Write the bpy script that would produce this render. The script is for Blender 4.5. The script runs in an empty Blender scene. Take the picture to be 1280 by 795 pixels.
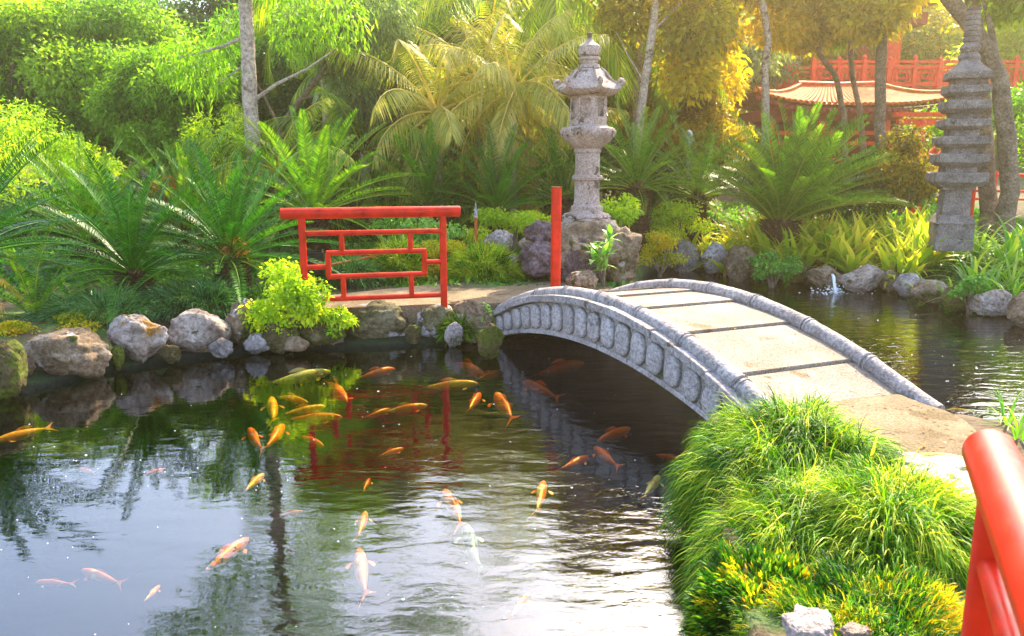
import bpy, math, random
import numpy as np
from mathutils import Vector, Matrix, noise, Quaternion
random.seed(7); RS = np.random.RandomState(11)
C = bpy.context.scene.collection
D2 = bpy.data
sc = bpy.context.scene
R = math.radians

# ------------------------------------------------------------------ camera
EYE, PITCH, FOC = 1.9, 0.195, 1000.0
cam_d = D2.cameras.new("camera"); cam = D2.objects.new("camera", cam_d); C.objects.link(cam)
cam_d.sensor_width = 36; cam_d.lens = 36*FOC/1280.0; cam_d.clip_start = .05; cam_d.clip_end = 900
cam.location = (0, 0, EYE); cam.rotation_euler = (math.pi/2-PITCH, 0, 0)
sc.camera = cam
cam_d.dof.use_dof = True; cam_d.dof.focus_distance = 7.0; cam_d.dof.aperture_fstop = 6.3

# ------------------------------------------------------------------ light
SUN_AZ, SUN_EL = R(27), R(43)         # azimuth measured from +Y towards +X
w = D2.worlds.new("World"); sc.world = w; w.use_nodes = True
nt = w.node_tree; bgn = nt.nodes["Background"]
sky = nt.nodes.new("ShaderNodeTexSky"); sky.sky_type = 'NISHITA'; sky.sun_disc = False
sky.sun_elevation = SUN_EL; sky.sun_rotation = SUN_AZ
sky.air_density = 1.0; sky.dust_density = 2.2; sky.ozone_density = 1.5
nt.links.new(sky.outputs[0], bgn.inputs[0]); bgn.inputs[1].default_value = 0.15
sl = D2.lights.new("sun", 'SUN'); so = D2.objects.new("sun", sl); C.objects.link(so)
sl.energy = 3.3; sl.angle = R(0.6); sl.color = (1.0, .84, .58)
sd = Vector((math.sin(SUN_AZ)*math.cos(SUN_EL), math.cos(SUN_AZ)*math.cos(SUN_EL), math.sin(SUN_EL)))
so.rotation_euler = sd.to_track_quat('Z', 'Y').to_euler(); so.location = (8, 20, 20)
sc.view_settings.view_transform = 'Standard'; sc.view_settings.look = 'None'
sc.view_settings.exposure = 2.38; sc.view_settings.gamma = 1
sc.render.engine = 'CYCLES'
sc.cycles.max_bounces = 10; sc.cycles.transparent_max_bounces = 16
sc.cycles.volume_bounces = 0

# ------------------------------------------------------------------ pixel helpers (photo pixels 1280x795)
cp, sp_ = math.cos(PITCH), math.sin(PITCH)
def ray(px, py):
    u = (px-640)/FOC; v = (397.5-py)/FOC
    return Vector((u, cp+v*sp_, -sp_+v*cp))
def P(px, py, D):
    r = ray(px, py); return Vector((0, 0, EYE))+r*(D/r.y)
def G(px, py, z=0.0):
    r = ray(px, py); return Vector((0, 0, EYE))+r*((z-EYE)/r.z)

# ------------------------------------------------------------------ object helpers
def link(name, me, mat=None, parent=None, loc=None, kind=None, rot=None):
    o = D2.objects.new(name, me); C.objects.link(o)
    if mat is not None and me is not None and len(me.materials) == 0: me.materials.append(mat)
    if parent is not None: o.parent = parent
    if loc is not None: o.location = loc
    if rot is not None: o.rotation_euler = rot
    if kind: o["kind"] = kind
    return o
def tag(o, label, cat, group=None, kind=None):
    o["label"] = label; o["category"] = cat
    if group: o["group"] = group
    if kind: o["kind"] = kind
    return o
def thing(name, label, cat, loc=(0, 0, 0), rz=0, group=None):
    o = D2.objects.new(name, None); C.objects.link(o); o.empty_display_size = .1
    o.location = loc; o.rotation_euler = (0, 0, rz)
    return tag(o, label, cat, group)
def setprop(o, **k):
    for a, b in k.items(): o[a] = b
def copy_tree(o, kids, loc, rz, label, scale=1.0):
    c = o.copy(); C.objects.link(c); c.location = loc; c.rotation_euler = (0, 0, rz); c.scale = (scale,)*3
    c["label"] = label
    for ch in kids[o.name]:
        d = ch.copy(); C.objects.link(d); d.parent = c
    return c

def mesh_np(name, V, F, rnd=None, smooth=False):
    V = np.asarray(V, dtype=np.float32); F = np.asarray(F, dtype=np.int32)
    me = D2.meshes.new(name); n, k = F.shape
    me.vertices.add(len(V)); me.vertices.foreach_set("co", V.ravel())
    me.loops.add(n*k); me.loops.foreach_set("vertex_index", F.ravel())
    me.polygons.add(n); me.polygons.foreach_set("loop_start", np.arange(0, n*k, k, dtype=np.int32))
    me.update(calc_edges=True)
    if smooth: me.polygons.foreach_set("use_smooth", np.ones(n, dtype=bool))
    if rnd is not None:
        a = me.attributes.new("rnd", 'FLOAT', 'POINT'); a.data.foreach_set("value", np.asarray(rnd, dtype=np.float32))
    return me

class MB:
    def __init__(s): s.v = []; s.f = []
    def add(s, vs, fs):
        b = len(s.v); s.v += [tuple(x) for x in vs]; s.f += [tuple(i+b for i in f) for f in fs]
    def box(s, c, d, rz=0, taper=1.0, M=None):
        hx, hy, hz = d[0]/2, d[1]/2, d[2]/2
        vs = []
        for z, t in ((-hz, 1.0), (hz, taper)):
            for x, y in ((-hx, -hy), (hx, -hy), (hx, hy), (-hx, hy)):
                v = Vector((x*t, y*t, z))
                if rz: v = Matrix.Rotation(rz, 3, 'Z') @ v
                if M is not None: v = M @ v
                vs.append(v+Vector(c))
        s.add(vs, [(0, 3, 2, 1), (4, 5, 6, 7), (0, 1, 5, 4), (1, 2, 6, 5), (2, 3, 7, 6), (3, 0, 4, 7)])
    def tube(s, pts, rad, n=12, cap=True):
        pts = [Vector(p) for p in pts]; m = len(pts)
        if not hasattr(rad, '__len__'): rad = [rad]*m
        t0 = (pts[1]-pts[0]).normalized()
        ref = Vector((0, 0, 1)) if abs(t0.z) < .9 else Vector((1, 0, 0))
        u = t0.cross(ref).normalized(); vs = []
        for i, p in enumerate(pts):
            t = (pts[min(i+1, m-1)]-pts[max(i-1, 0)]).normalized()
            u = (u-t*u.dot(t)).normalized(); q = t.cross(u)
            for j in range(n):
                a = 2*math.pi*j/n
                vs.append(p+(u*math.cos(a)+q*math.sin(a))*rad[i])
        fs = [(i*n+j, i*n+(j+1) % n, (i+1)*n+(j+1) % n, (i+1)*n+j) for i in range(m-1) for j in range(n)]
        if cap:
            fs.append(tuple(range(n-1, -1, -1))); fs.append(tuple(range((m-1)*n, m*n)))
        s.add(vs, fs)
    def lathe(s, prof, n=32, c=(0, 0, 0), mod=None, twist=0):
        vs = []; m = len(prof)
        for i, (r, z) in enumerate(prof):
            for j in range(n):
                a = 2*math.pi*j/n+twist
                rr = r*(mod(a, i/(m-1)) if mod else 1)
                vs.append((c[0]+rr*math.cos(a), c[1]+rr*math.sin(a), c[2]+z))
        fs = [(i*n+j, i*n+(j+1) % n, (i+1)*n+(j+1) % n, (i+1)*n+j) for i in range(m-1) for j in range(n)]
        fs.append(tuple(range(n-1, -1, -1))); fs.append(tuple(range((m-1)*n, m*n)))
        s.add(vs, fs)
    def mesh(s, name, smooth=True, ang=35):
        me = D2.meshes.new(name); me.from_pydata(s.v, [], s.f); me.update()
        if smooth:
            me.polygons.foreach_set("use_smooth", np.ones(len(me.polygons), dtype=bool))
            me.set_sharp_from_angle(angle=R(ang))
        return me
    def build(s, name, mat, parent=None, loc=None, smooth=True, ang=35, rot=None):
        return link(name, s.mesh(name, smooth, ang), mat, parent, loc, None, rot)
def bevel(o, wd=.006, seg=2):
    m = o.modifiers.new("bevel", 'BEVEL'); m.width = wd; m.segments = seg; m.limit_method = 'ANGLE'; m.angle_limit = R(40)
    return o

# ------------------------------------------------------------------ materials
def newmat(name):
    m = D2.materials.new(name); m.use_nodes = True; t = m.node_tree; t.nodes.clear()
    return m, t, t.nodes, t.links
def N(ns, typ, **k):
    n = ns.new(typ)
    for a, b in k.items():
        if hasattr(n, a): setattr(n, a, b)
    return n
def ramp(ns, pts, interp='LINEAR'):
    r = ns.new("ShaderNodeValToRGB"); r.color_ramp.interpolation = interp; e = r.color_ramp.elements
    while len(e) < len(pts): e.new(.5)
    for i, (p, c) in enumerate(pts):
        e[i].position = p; e[i].color = (c[0], c[1], c[2], 1)
    return r
def leafmat(name, cols, trans=.45, rough=.45, spec=.4, var=.06):
    m, t, ns, L = newmat(name)
    at = ns.new("ShaderNodeAttribute"); at.attribute_name = "rnd"
    oi = ns.new("ShaderNodeObjectInfo")
    ad = N(ns, "ShaderNodeMath", operation='MULTIPLY_ADD'); ad.inputs[1].default_value = .35; ad.inputs[2].default_value = -.17
    L.new(oi.outputs['Random'], ad.inputs[0])
    su = N(ns, "ShaderNodeMath", operation='ADD', use_clamp=True)
    L.new(ad.outputs[0], su.inputs[0]); L.new(at.outputs['Fac'], su.inputs[1])
    k = len(cols); r = ramp(ns, [(i/(k-1), c) for i, c in enumerate(cols)]); L.new(su.outputs[0], r.inputs[0])
    b = ns.new("ShaderNodeBsdfPrincipled"); L.new(r.outputs[0], b.inputs['Base Color'])
    b.inputs['Roughness'].default_value = rough; b.inputs['Specular IOR Level'].default_value = spec
    tr = ns.new("ShaderNodeBsdfTranslucent")
    mx = N(ns, "ShaderNodeMix", data_type='RGBA', blend_type='MULTIPLY'); mx.inputs[0].default_value = 1
    L.new(r.outputs[0], mx.inputs[6]); mx.inputs[7].default_value = (1.5, 1.5, .5, 1)
    L.new(mx.outputs[2], tr.inputs[0])
    ms = ns.new("ShaderNodeMixShader"); ms.inputs[0].default_value = trans
    L.new(b.outputs[0], ms.inputs[1]); L.new(tr.outputs[0], ms.inputs[2])
    o = ns.new("ShaderNodeOutputMaterial"); L.new(ms.outputs[0], o.inputs[0])
    return m
def rockmat(name, cols, scale=3.0, bump=.6, rough=.9, patches=None, fine=40, spec=.25):
    """mottled stone: noise ramp of cols, optional list of (colour, threshold, scale) patches"""
    m, t, ns, L = newmat(name)
    tc = ns.new("ShaderNodeTexCoord")
    oi = ns.new("ShaderNodeObjectInfo")
    va = N(ns, "ShaderNodeVectorMath", operation='ADD'); L.new(tc.outputs['Object'], va.inputs[0])
    vm = N(ns, "ShaderNodeVectorMath", operation='SCALE'); vm.inputs[0].default_value = (37, 17, 29); L.new(oi.outputs['Random'], vm.inputs['Scale'])
    L.new(vm.outputs[0], va.inputs[1])
    n1 = ns.new("ShaderNodeTexNoise"); n1.inputs['Scale'].default_value = scale; n1.inputs['Detail'].default_value = 8; n1.inputs['Roughness'].default_value = .65
    L.new(va.outputs[0], n1.inputs['Vector'])
    k = len(cols); r = ramp(ns, [(.3+.4*i/(k-1), c) for i, c in enumerate(cols)]); L.new(n1.outputs[0], r.inputs[0])
    col = r.outputs[0]
    for (pc, th, ps) in (patches or []):
        n2 = ns.new("ShaderNodeTexNoise"); n2.inputs['Scale'].default_value = ps; n2.inputs['Detail'].default_value = 6; n2.inputs['Roughness'].default_value = .6
        v2 = N(ns, "ShaderNodeVectorMath", operation='ADD'); L.new(va.outputs[0], v2.inputs[0]); v2.inputs[1].default_value = (pc[0]*50, ps*3.1, th*20)
        L.new(v2.outputs[0], n2.inputs['Vector'])
        r2 = ramp(ns, [(th, (0, 0, 0)), (th+.05, (1, 1, 1))]); L.new(n2.outputs[0], r2.inputs[0])
        mx = N(ns, "ShaderNodeMix", data_type='RGBA'); L.new(r2.outputs[0], mx.inputs[0]); L.new(col, mx.inputs[6]); mx.inputs[7].default_value = (*pc, 1)
        col = mx.outputs[2]
    nf = ns.new("ShaderNodeTexNoise"); nf.inputs['Scale'].default_value = fine; nf.inputs['Detail'].default_value = 5; nf.inputs['Roughness'].default_value = .7
    L.new(va.outputs[0], nf.inputs['Vector'])
    rf = ramp(ns, [(.36, (.5, .5, .5)), (.60, (1.22, 1.22, 1.22))]); L.new(nf.outputs[0], rf.inputs[0])
    mf = N(ns, "ShaderNodeMix", data_type='RGBA', blend_type='MULTIPLY'); mf.inputs[0].default_value = 1; L.new(col, mf.inputs[6]); L.new(rf.outputs[0], mf.inputs[7])
    b = ns.new("ShaderNodeBsdfPrincipled"); L.new(mf.outputs[2], b.inputs['Base Color']); b.inputs['Roughness'].default_value = rough
    b.inputs['Specular IOR Level'].default_value = spec
    am = N(ns, "ShaderNodeMath", operation='MULTIPLY_ADD'); L.new(n1.outputs[0], am.inputs[0]); am.inputs[1].default_value = 1.5; L.new(nf.outputs[0], am.inputs[2])
    bp = ns.new("ShaderNodeBump"); bp.inputs['Strength'].default_value = bump; bp.inputs['Distance'].default_value = .03
    L.new(am.outputs[0], bp.inputs['Height']); L.new(bp.outputs[0], b.inputs['Normal'])
    o = ns.new("ShaderNodeOutputMaterial"); L.new(b.outputs[0], o.inputs[0])
    return m
def paint(name, col, rough=.3, wear=.25):
    m, t, ns, L = newmat(name)
    tc = ns.new("ShaderNodeTexCoord"); n1 = ns.new("ShaderNodeTexNoise"); n1.inputs['Scale'].default_value = 9; n1.inputs['Detail'].default_value = 6
    L.new(tc.outputs['Object'], n1.inputs['Vector'])
    r = ramp(ns, [(.3, [c*(1-wear*1.5) for c in col]), (.7, [min(1, c*(1+wear)) for c in col])]); L.new(n1.outputs[0], r.inputs[0])
    n2 = ns.new("ShaderNodeTexNoise"); n2.inputs['Scale'].default_value = 110; n2.inputs['Detail'].default_value = 4; L.new(tc.outputs['Object'], n2.inputs['Vector'])
    r2 = ramp(ns, [(.70, (0, 0, 0)), (.73, (1, 1, 1))]); L.new(n2.outputs[0], r2.inputs[0])
    mx = N(ns, "ShaderNodeMix", data_type='RGBA'); L.new(r2.outputs[0], mx.inputs[0]); L.new(r.outputs[0], mx.inputs[6]); mx.inputs[7].default_value = (.22, .07, .05, 1)
    b = ns.new("ShaderNodeBsdfPrincipled"); L.new(mx.outputs[2], b.inputs['Base Color']); b.inputs['Specular IOR Level'].default_value = .22
    r3 = ramp(ns, [(.3, (rough*.8,)*3), (.7, (min(1, rough*1.5),)*3)]); L.new(n1.outputs[0], r3.inputs[0]); L.new(r3.outputs[0], b.inputs['Roughness'])
    bp = ns.new("ShaderNodeBump"); bp.inputs['Strength'].default_value = .12; bp.inputs['Distance'].default_value = .003
    L.new(n2.outputs[0], bp.inputs['Height']); L.new(bp.outputs[0], b.inputs['Normal'])
    o = ns.new("ShaderNodeOutputMaterial"); L.new(b.outputs[0], o.inputs[0])
    return m

M = {}
M['cycad'] = leafmat('cycad leaf', [(.004, .030, .002), (.012, .10, .004), (.04, .20, .006), (.13, .32, .010)], .3, .42, .35)
M['cycad_warm'] = leafmat('cycad leaf warm', [(.012, .06, .003), (.05, .18, .005), (.16, .32, .012), (.40, .44, .06)], .4, .42, .35)
M['palm'] = leafmat('palm leaf', [(.03, .09, .004), (.12, .24, .008), (.30, .40, .02), (.58, .52, .10)], .5, .4, .4)
M['palm_pale'] = leafmat('palm leaf pale', [(.08, .14, .01), (.32, .34, .04), (.58, .50, .12), (.75, .62, .26)], .5, .4, .4)
M['tree_mid'] = leafmat('tree leaf green', [(.012, .06, .003), (.06, .20, .008), (.18, .38, .015), (.36, .54, .03)], .5, .5, .3)
M['tree_spring'] = leafmat('tree leaf spring green', [(.025, .09, .006), (.11, .27, .012), (.28, .46, .03), (.48, .62, .07)], .5, .55, .25)
M['tree_lime'] = leafmat('tree leaf lime', [(.05, .14, .005), (.18, .34, .01), (.40, .54, .018), (.6, .64, .03)], .55, .5, .3)
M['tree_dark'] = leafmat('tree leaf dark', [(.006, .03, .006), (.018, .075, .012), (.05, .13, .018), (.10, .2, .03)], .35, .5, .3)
M['tree_grey'] = leafmat('tree leaf grey green', [(.03, .08, .03), (.09, .17, .07), (.2, .3, .13), (.34, .42, .2)], .45, .5, .3)
M['tree_gold_glow'] = leafmat('tree leaf gold and glow', [(.10, .12, .004), (.32, .30, .008), (.62, .48, .012), (.85, .62, .03)], .55, .5, .3)  # yellow leaves; the warm orange glow is put into their lighter tones
M['tree_orange'] = leafmat('tree leaf orange', [(.03, .05, .004), (.13, .13, .008), (.38, .28, .015), (.62, .42, .03)], .5, .5, .3)
M['lime'] = leafmat('shrub leaf lime', [(.10, .24, .01), (.30, .48, .015), (.55, .66, .03), (.75, .75, .05)], .5, .45, .4)
M['strap'] = leafmat('strap leaf yellow green', [(.05, .18, .01), (.22, .40, .02), (.5, .55, .04), (.8, .68, .12)], .5, .4, .4)
M['strap_dry'] = leafmat('dry leaf', [(.25, .12, .02), (.45, .22, .04), (.6, .4, .12)], .4, .6, .2)
M['strap_green'] = leafmat('strap leaf green', [(.02, .12, .01), (.07, .26, .02), (.18, .38, .03), (.42, .5, .08)], .45, .4, .4)
M['grass'] = leafmat('mound grass', [(.006, .035, .002), (.035, .15, .004), (.17, .36, .008), (.55, .56, .05)], .4, .5, .18)
M['grass_dark'] = leafmat('dark grass', [(.01, .05, .012), (.03, .13, .03), (.08, .22, .06), (.18, .34, .12)], .35, .4, .4)
M['moss_mix'] = leafmat('mossy ground cover', [(.01, .06, .004), (.05, .20, .008), (.22, .38, .015), (.62, .50, .02), (.65, .28, .015)], .4, .5, .25)
M['moss'] = leafmat('moss plant', [(.05, .14, .008), (.22, .30, .015), (.55, .45, .02), (.6, .32, .02)], .45, .6, .2)
M['broad'] = leafmat('broad leaf', [(.03, .16, .012), (.09, .30, .02), (.2, .44, .06), (.4, .55, .15)], .35, .3, .5)
M['red'] = paint('red railing paint', (.62, .020, .004), .33, .22)
M['red_bridge'] = paint('orange red paint', (.75, .06, .015), .4, .2)
M['maroon'] = paint('maroon timber paint', (.22, .02, .012), .55, .3)
M['bark'] = rockmat('bark', [(.10, .07, .05), (.22, .16, .11), (.34, .26, .2)], 6, .9, .95, fine=30)
M['bark_pale'] = rockmat('pale bark', [(.30, .22, .17), (.48, .36, .28), (.6, .48, .38)], 3, .5, .9, [((.2, .12, .08), .60, 5)], fine=24)
M['cycad_trunk'] = rockmat('cycad trunk', [(.03, .018, .01), (.09, .05, .025), (.25, .13, .05)], 12, 1.0, .95, fine=50)
M['granite'] = rockmat('granite', [(.29, .255, .25), (.40, .36, .36), (.49, .45, .45)], 3, .5, .85, [((.16, .14, .13), .63, 5)], fine=42)
M['granite_dirty'] = rockmat('old granite', [(.23, .20, .19), (.34, .305, .30), (.45, .415, .41)], 4, .6, .9, [((.14, .12, .10), .63, 5), ((.5, .46, .46), .62, 14)], fine=38)
M['lantern'] = rockmat('lantern stone', [(.30, .215, .17), (.46, .35, .30), (.58, .47, .42)], 5, .7, .9, [((.13, .10, .07), .57, 6), ((.16, .17, .06), .66, 4)], fine=50)
M['pagoda'] = rockmat('pagoda stone', [(.13, .105, .09), (.24, .20, .18), (.37, .32, .29)], 5, .8, .95, [((.08, .075, .04), .63, 5), ((.5, .47, .42), .64, 18)], fine=60)
M['rock_pale'] = rockmat('pale boulder', [(.10, .065, .045), (.33, .26, .215), (.56, .48, .43)], 3.4, .9, .9, [((.30, .15, .03), .60, 3.5), ((.07, .07, .02), .62, 4)], fine=26)
M['rock_brown'] = rockmat('brown boulder', [(.09, .06, .035), (.26, .18, .11), (.46, .36, .27)], 3.2, 1.0, .9, [((.08, .09, .02), .56, 4), ((.6, .53, .5), .64, 6)], fine=26)
M['rock_moss'] = rockmat('mossy boulder', [(.03, .025, .012), (.10, .08, .03), (.22, .17, .09)], 3.2, 1.0, .95, [((.10, .12, .015), .50, 3)], fine=30)
M['rock_lichen'] = rockmat('lichen boulder', [(.05, .05, .02), (.13, .11, .05), (.24, .2, .12)], 3.0, .9, .9, [((.62, .56, .60), .54, 3.2)], fine=30)
M['rock_purple'] = rockmat('porous basalt', [(.04, .03, .03), (.17, .12, .12), (.34, .26, .28)], 9, 1.0, .95, [((.18, .11, .04), .60, 4)], fine=34)
M['rock_grey'] = rockmat('grey boulder', [(.14, .12, .11), (.33, .28, .27), (.55, .5, .47)], 3.0, .9, .9, [((.14, .10, .03), .58, 4)], fine=30)
M['sand'] = rockmat('sandy concrete', [(.14, .10, .055), (.20, .145, .085), (.27, .20, .13)], 2.5, .35, .95, [((.12, .085, .04), .58, 3), ((.36, .30, .22), .66, 12)], fine=60)
M['granite_wall'] = rockmat('stained granite', [(.20, .19, .15), (.36, .33, .31), (.49, .45, .45)], 2.2, .6, .85, [((.10, .11, .05), .58, 3), ((.14, .12, .10), .64, 7)], fine=42)
M['deck'] = rockmat('pebbled deck slab', [(.22, .165, .12), (.30, .24, .185), (.38, .32, .26)], 1.8, .5, .9, [((.20, .14, .08), .60, 2.2), ((.13, .10, .07), .68, 5)], fine=75)
M['flag'] = rockmat('pale flagstone', [(.5, .45, .42), (.68, .62, .58), (.75, .7, .66)], 4, .6, .9, fine=40)
M['tile'] = rockmat('yellow glazed tile', [(.30, .045, .003), (.46, .11, .006), (.56, .18, .012)], 4, .3, .65, fine=20, spec=.12)
M['hose'] = paint('rust orange hose', (.48, .10, .02), .5, .3)
M['black'] = paint('black plastic', (.01, .01, .01), .4, .1)
M['dead'] = leafmat('dead frond', [(.25, .12, .03), (.45, .25, .08), (.6, .4, .18)], .3, .7, .2)

def groundmat():
    m, t, ns, L = newmat("soil")
    tc = ns.new("ShaderNodeTexCoord"); g = ns.new("ShaderNodeNewGeometry")
    n1 = ns.new("ShaderNodeTexNoise"); n1.inputs['Scale'].default_value = 1.2; n1.inputs['Detail'].default_value = 9; n1.inputs['Roughness'].default_value = .65
    L.new(tc.outputs['Object'], n1.inputs['Vector'])
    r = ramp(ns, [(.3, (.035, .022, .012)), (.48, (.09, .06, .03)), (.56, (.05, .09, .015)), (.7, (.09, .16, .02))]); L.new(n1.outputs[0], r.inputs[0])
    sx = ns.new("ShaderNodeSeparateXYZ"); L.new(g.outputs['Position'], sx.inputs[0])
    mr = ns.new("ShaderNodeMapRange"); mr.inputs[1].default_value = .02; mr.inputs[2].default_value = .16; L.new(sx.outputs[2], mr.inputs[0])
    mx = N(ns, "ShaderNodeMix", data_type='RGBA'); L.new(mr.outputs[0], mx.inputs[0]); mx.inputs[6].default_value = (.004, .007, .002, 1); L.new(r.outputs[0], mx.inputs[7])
    b = ns.new("ShaderNodeBsdfPrincipled"); L.new(mx.outputs[2], b.inputs['Base Color']); b.inputs['Roughness'].default_value = .95
    n2 = ns.new("ShaderNodeTexNoise"); n2.inputs['Scale'].default_value = 14; n2.inputs['Detail'].default_value = 6; L.new(tc.outputs['Object'], n2.inputs['Vector'])
    bp = ns.new("ShaderNodeBump"); bp.inputs['Strength'].default_value = .8; bp.inputs['Distance'].default_value = .05
    L.new(n2.outputs[0], bp.inputs['Height']); L.new(bp.outputs[0], b.inputs['Normal'])
    o = ns.new("ShaderNodeOutputMaterial"); L.new(b.outputs[0], o.inputs[0]); return m
M['soil'] = groundmat()

def watermat():
    m, t, ns, L = newmat("pond water")
    tc = ns.new("ShaderNodeTexCoord"); g = ns.new("ShaderNodeNewGeometry")
    sx = ns.new("ShaderNodeSeparateXYZ"); L.new(g.outputs['Position'], sx.inputs[0])
    # ripple strength: calm towards the left and the far bank, choppy towards the right foreground and the channel
    mr = ns.new("ShaderNodeMapRange"); mr.inputs[1].default_value = -1.6; mr.inputs[2].default_value = 1.0; mr.inputs[3].default_value = .20; mr.inputs[4].default_value = 1.0
    L.new(sx.outputs[0], mr.inputs[0])
    def wave(scale, stretch, det, rot, dist=0.0):
        mp = ns.new("ShaderNodeMapping"); mp.inputs['Rotation'].default_value = (0, 0, rot); mp.inputs['Scale'].default_value = (1, stretch, 1)
        L.new(tc.outputs['Object'], mp.inputs[0])
        n = ns.new("ShaderNodeTexNoise"); n.inputs['Scale'].default_value = scale; n.inputs['Detail'].default_value = det; n.inputs['Distortion'].default_value = dist
        L.new(mp.outputs[0], n.inputs['Vector']); return n.outputs[0]
    a = wave(1.9, 2.6, 1.5, R(12), .4); bb = wave(7, 2.2, 3, R(-18), .6); c = wave(22, 1.4, 2, R(25), .3)
    m1 = N(ns, "ShaderNodeMath", operation='MULTIPLY'); L.new(a, m1.inputs[0]); m1.inputs[1].default_value = 1.6
    m2 = N(ns, "ShaderNodeMath", operation='MULTIPLY_ADD'); L.new(bb, m2.inputs[0]); m2.inputs[1].default_value = .55; L.new(m1.outputs[0], m2.inputs[2])
    m3 = N(ns, "ShaderNodeMath", operation='MULTIPLY'); L.new(c, m3.inputs[0]); m3.inputs[1].default_value = .22
    mr3 = N(ns, "ShaderNodeMath", operation='MULTIPLY'); L.new(m3.outputs[0], mr3.inputs[0]); 
    pw = N(ns, "ShaderNodeMath", operation='POWER'); L.new(mr.outputs[0], pw.inputs[0]); pw.inputs[1].default_value = 2.5; L.new(pw.outputs[0], mr3.inputs[1])
    m4 = N(ns, "ShaderNodeMath", operation='ADD'); L.new(m2.outputs[0], m4.inputs[0]); L.new(mr3.outputs[0], m4.inputs[1])
    bp = ns.new("ShaderNodeBump"); bp.inputs['Distance'].default_value = .0062
    L.new(mr.outputs[0], bp.inputs['Strength']); L.new(m4.outputs[0], bp.inputs['Height'])
    gl = ns.new("ShaderNodeBsdfGlossy"); gl.inputs['Roughness'].default_value = .0; L.new(bp.outputs[0], gl.inputs['Normal']); gl.inputs[0].default_value = (1, 1, 1, 1)
    tr = ns.new("ShaderNodeBsdfTransparent"); tr.inputs[0].default_value = (.82, .92, .72, 1)
    fr = ns.new("ShaderNodeFresnel"); fr.inputs[0].default_value = 1.95; L.new(bp.outputs[0], fr.inputs['Normal'])
    ms = ns.new("ShaderNodeMixShader"); ff = N(ns, "ShaderNodeMix", data_type='FLOAT'); L.new(g.outputs['Backfacing'], ff.inputs[0]); L.new(fr.outputs[0], ff.inputs[2]); ff.inputs[3].default_value = .06
    L.new(ff.outputs[0], ms.inputs[0]); L.new(tr.outputs[0], ms.inputs[1]); L.new(gl.outputs[0], ms.inputs[2])
    o = ns.new("ShaderNodeOutputMaterial"); L.new(ms.outputs[0], o.inputs[0])
    va = ns.new("ShaderNodeVolumeAbsorption"); va.inputs[0].default_value = (.62, .60, .12, 1); va.inputs[1].default_value = 4.6
    L.new(va.outputs[0], o.inputs[1]); return m
M['water'] = watermat()

def koimat(name, body, patch=None, th=.55, sc_=6):
    m, t, ns, L = newmat(name)
    tc = ns.new("ShaderNodeTexCoord"); n1 = ns.new("ShaderNodeTexNoise"); n1.inputs['Scale'].default_value = sc_; n1.inputs['Detail'].default_value = 2
    oi = ns.new("ShaderNodeObjectInfo"); vm = N(ns, "ShaderNodeVectorMath", operation='SCALE'); vm.inputs[0].default_value = (9, 7, 5); L.new(oi.outputs['Random'], vm.inputs['Scale'])
    va = N(ns, "ShaderNodeVectorMath", operation='ADD'); L.new(tc.outputs['Object'], va.inputs[0]); L.new(vm.outputs[0], va.inputs[1]); L.new(va.outputs[0], n1.inputs['Vector'])
    r = ramp(ns, [(th, body), (th+.03, patch or body)]); L.new(n1.outputs[0], r.inputs[0])
    b = ns.new("ShaderNodeBsdfPrincipled"); L.new(r.outputs[0], b.inputs['Base Color']); b.inputs['Roughness'].default_value = .35
    v = ns.new("ShaderNodeTexVoronoi"); v.inputs['Scale'].default_value = 60; L.new(tc.outputs['Object'], v.inputs['Vector'])
    bp = ns.new("ShaderNodeBump"); bp.inputs['Strength'].default_value = .2; bp.inputs['Distance'].default_value = .003; L.new(v.outputs[0], bp.inputs['Height']); L.new(bp.outputs[0], b.inputs['Normal'])
    o = ns.new("ShaderNodeOutputMaterial"); L.new(b.outputs[0], o.inputs[0]); return m
K = {'orange': koimat('koi orange', (.9, .11, .004), (.8, .5, .3), .64, 4), 'red': koimat('koi red', (.55, .04, .006), (.25, .015, .005), .6),
     'gold': koimat('koi gold', (.9, .26, .008), (.95, .42, .03), .54), 'pale': koimat('koi pale', (.7, .40, .18), (.9, .15, .01), .42),
     'pink': koimat('koi pink', (.72, .13, .04), (.75, .38, .25), .58), 'black': koimat('koi orange and black', (.85, .13, .005), (.03, .01, .005), .58, 12),
     'blue': koimat('koi blue', (.12, .14, .35), (.6, .6, .65), .64), 'cream': koimat('koi cream', (.85, .62, .30), (.8, .32, .03), .58)}

# ------------------------------------------------------------------ pond outline and terrain
def g2(px, py, z=0.0):
    v = G(px, py, z); return (v.x, v.y)
POND = [(-9, 1.9), (.60, 2.0), (.74, 2.6), (.80, 3.2), (.88, 3.8), (1.0, 4.4), (1.24, 5.0), (1.42, 5.22), (1.9, 5.4), (2.36, 5.62), (2.62, 5.20), (2.78, 4.85), (3.2, 4.7), (4.5, 4.5), (9.5, 4.2),
        (9.5, 6.9), g2(1280, 398), g2(1240, 391), g2(1200, 383), g2(1140, 370), g2(1090, 361), g2(1040, 356), g2(985, 352), g2(905, 345), g2(850, 337),
        (2.35, 13.4), (1.95, 12), (1.75, 10.8), (1.55, 9.7), (1.15, 9.0), (.6, 8.75), (.05, 8.5), (-.25, 8.45),
        g2(575, 430), g2(500, 435), g2(430, 437), g2(350, 440), g2(300, 444), g2(250, 450), g2(200, 457), g2(140, 467), g2(80, 480), g2(20, 495), g2(-60, 515), (-6.2, 5.6), (-9, 5.2)]
PA = np.array(POND)
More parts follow.
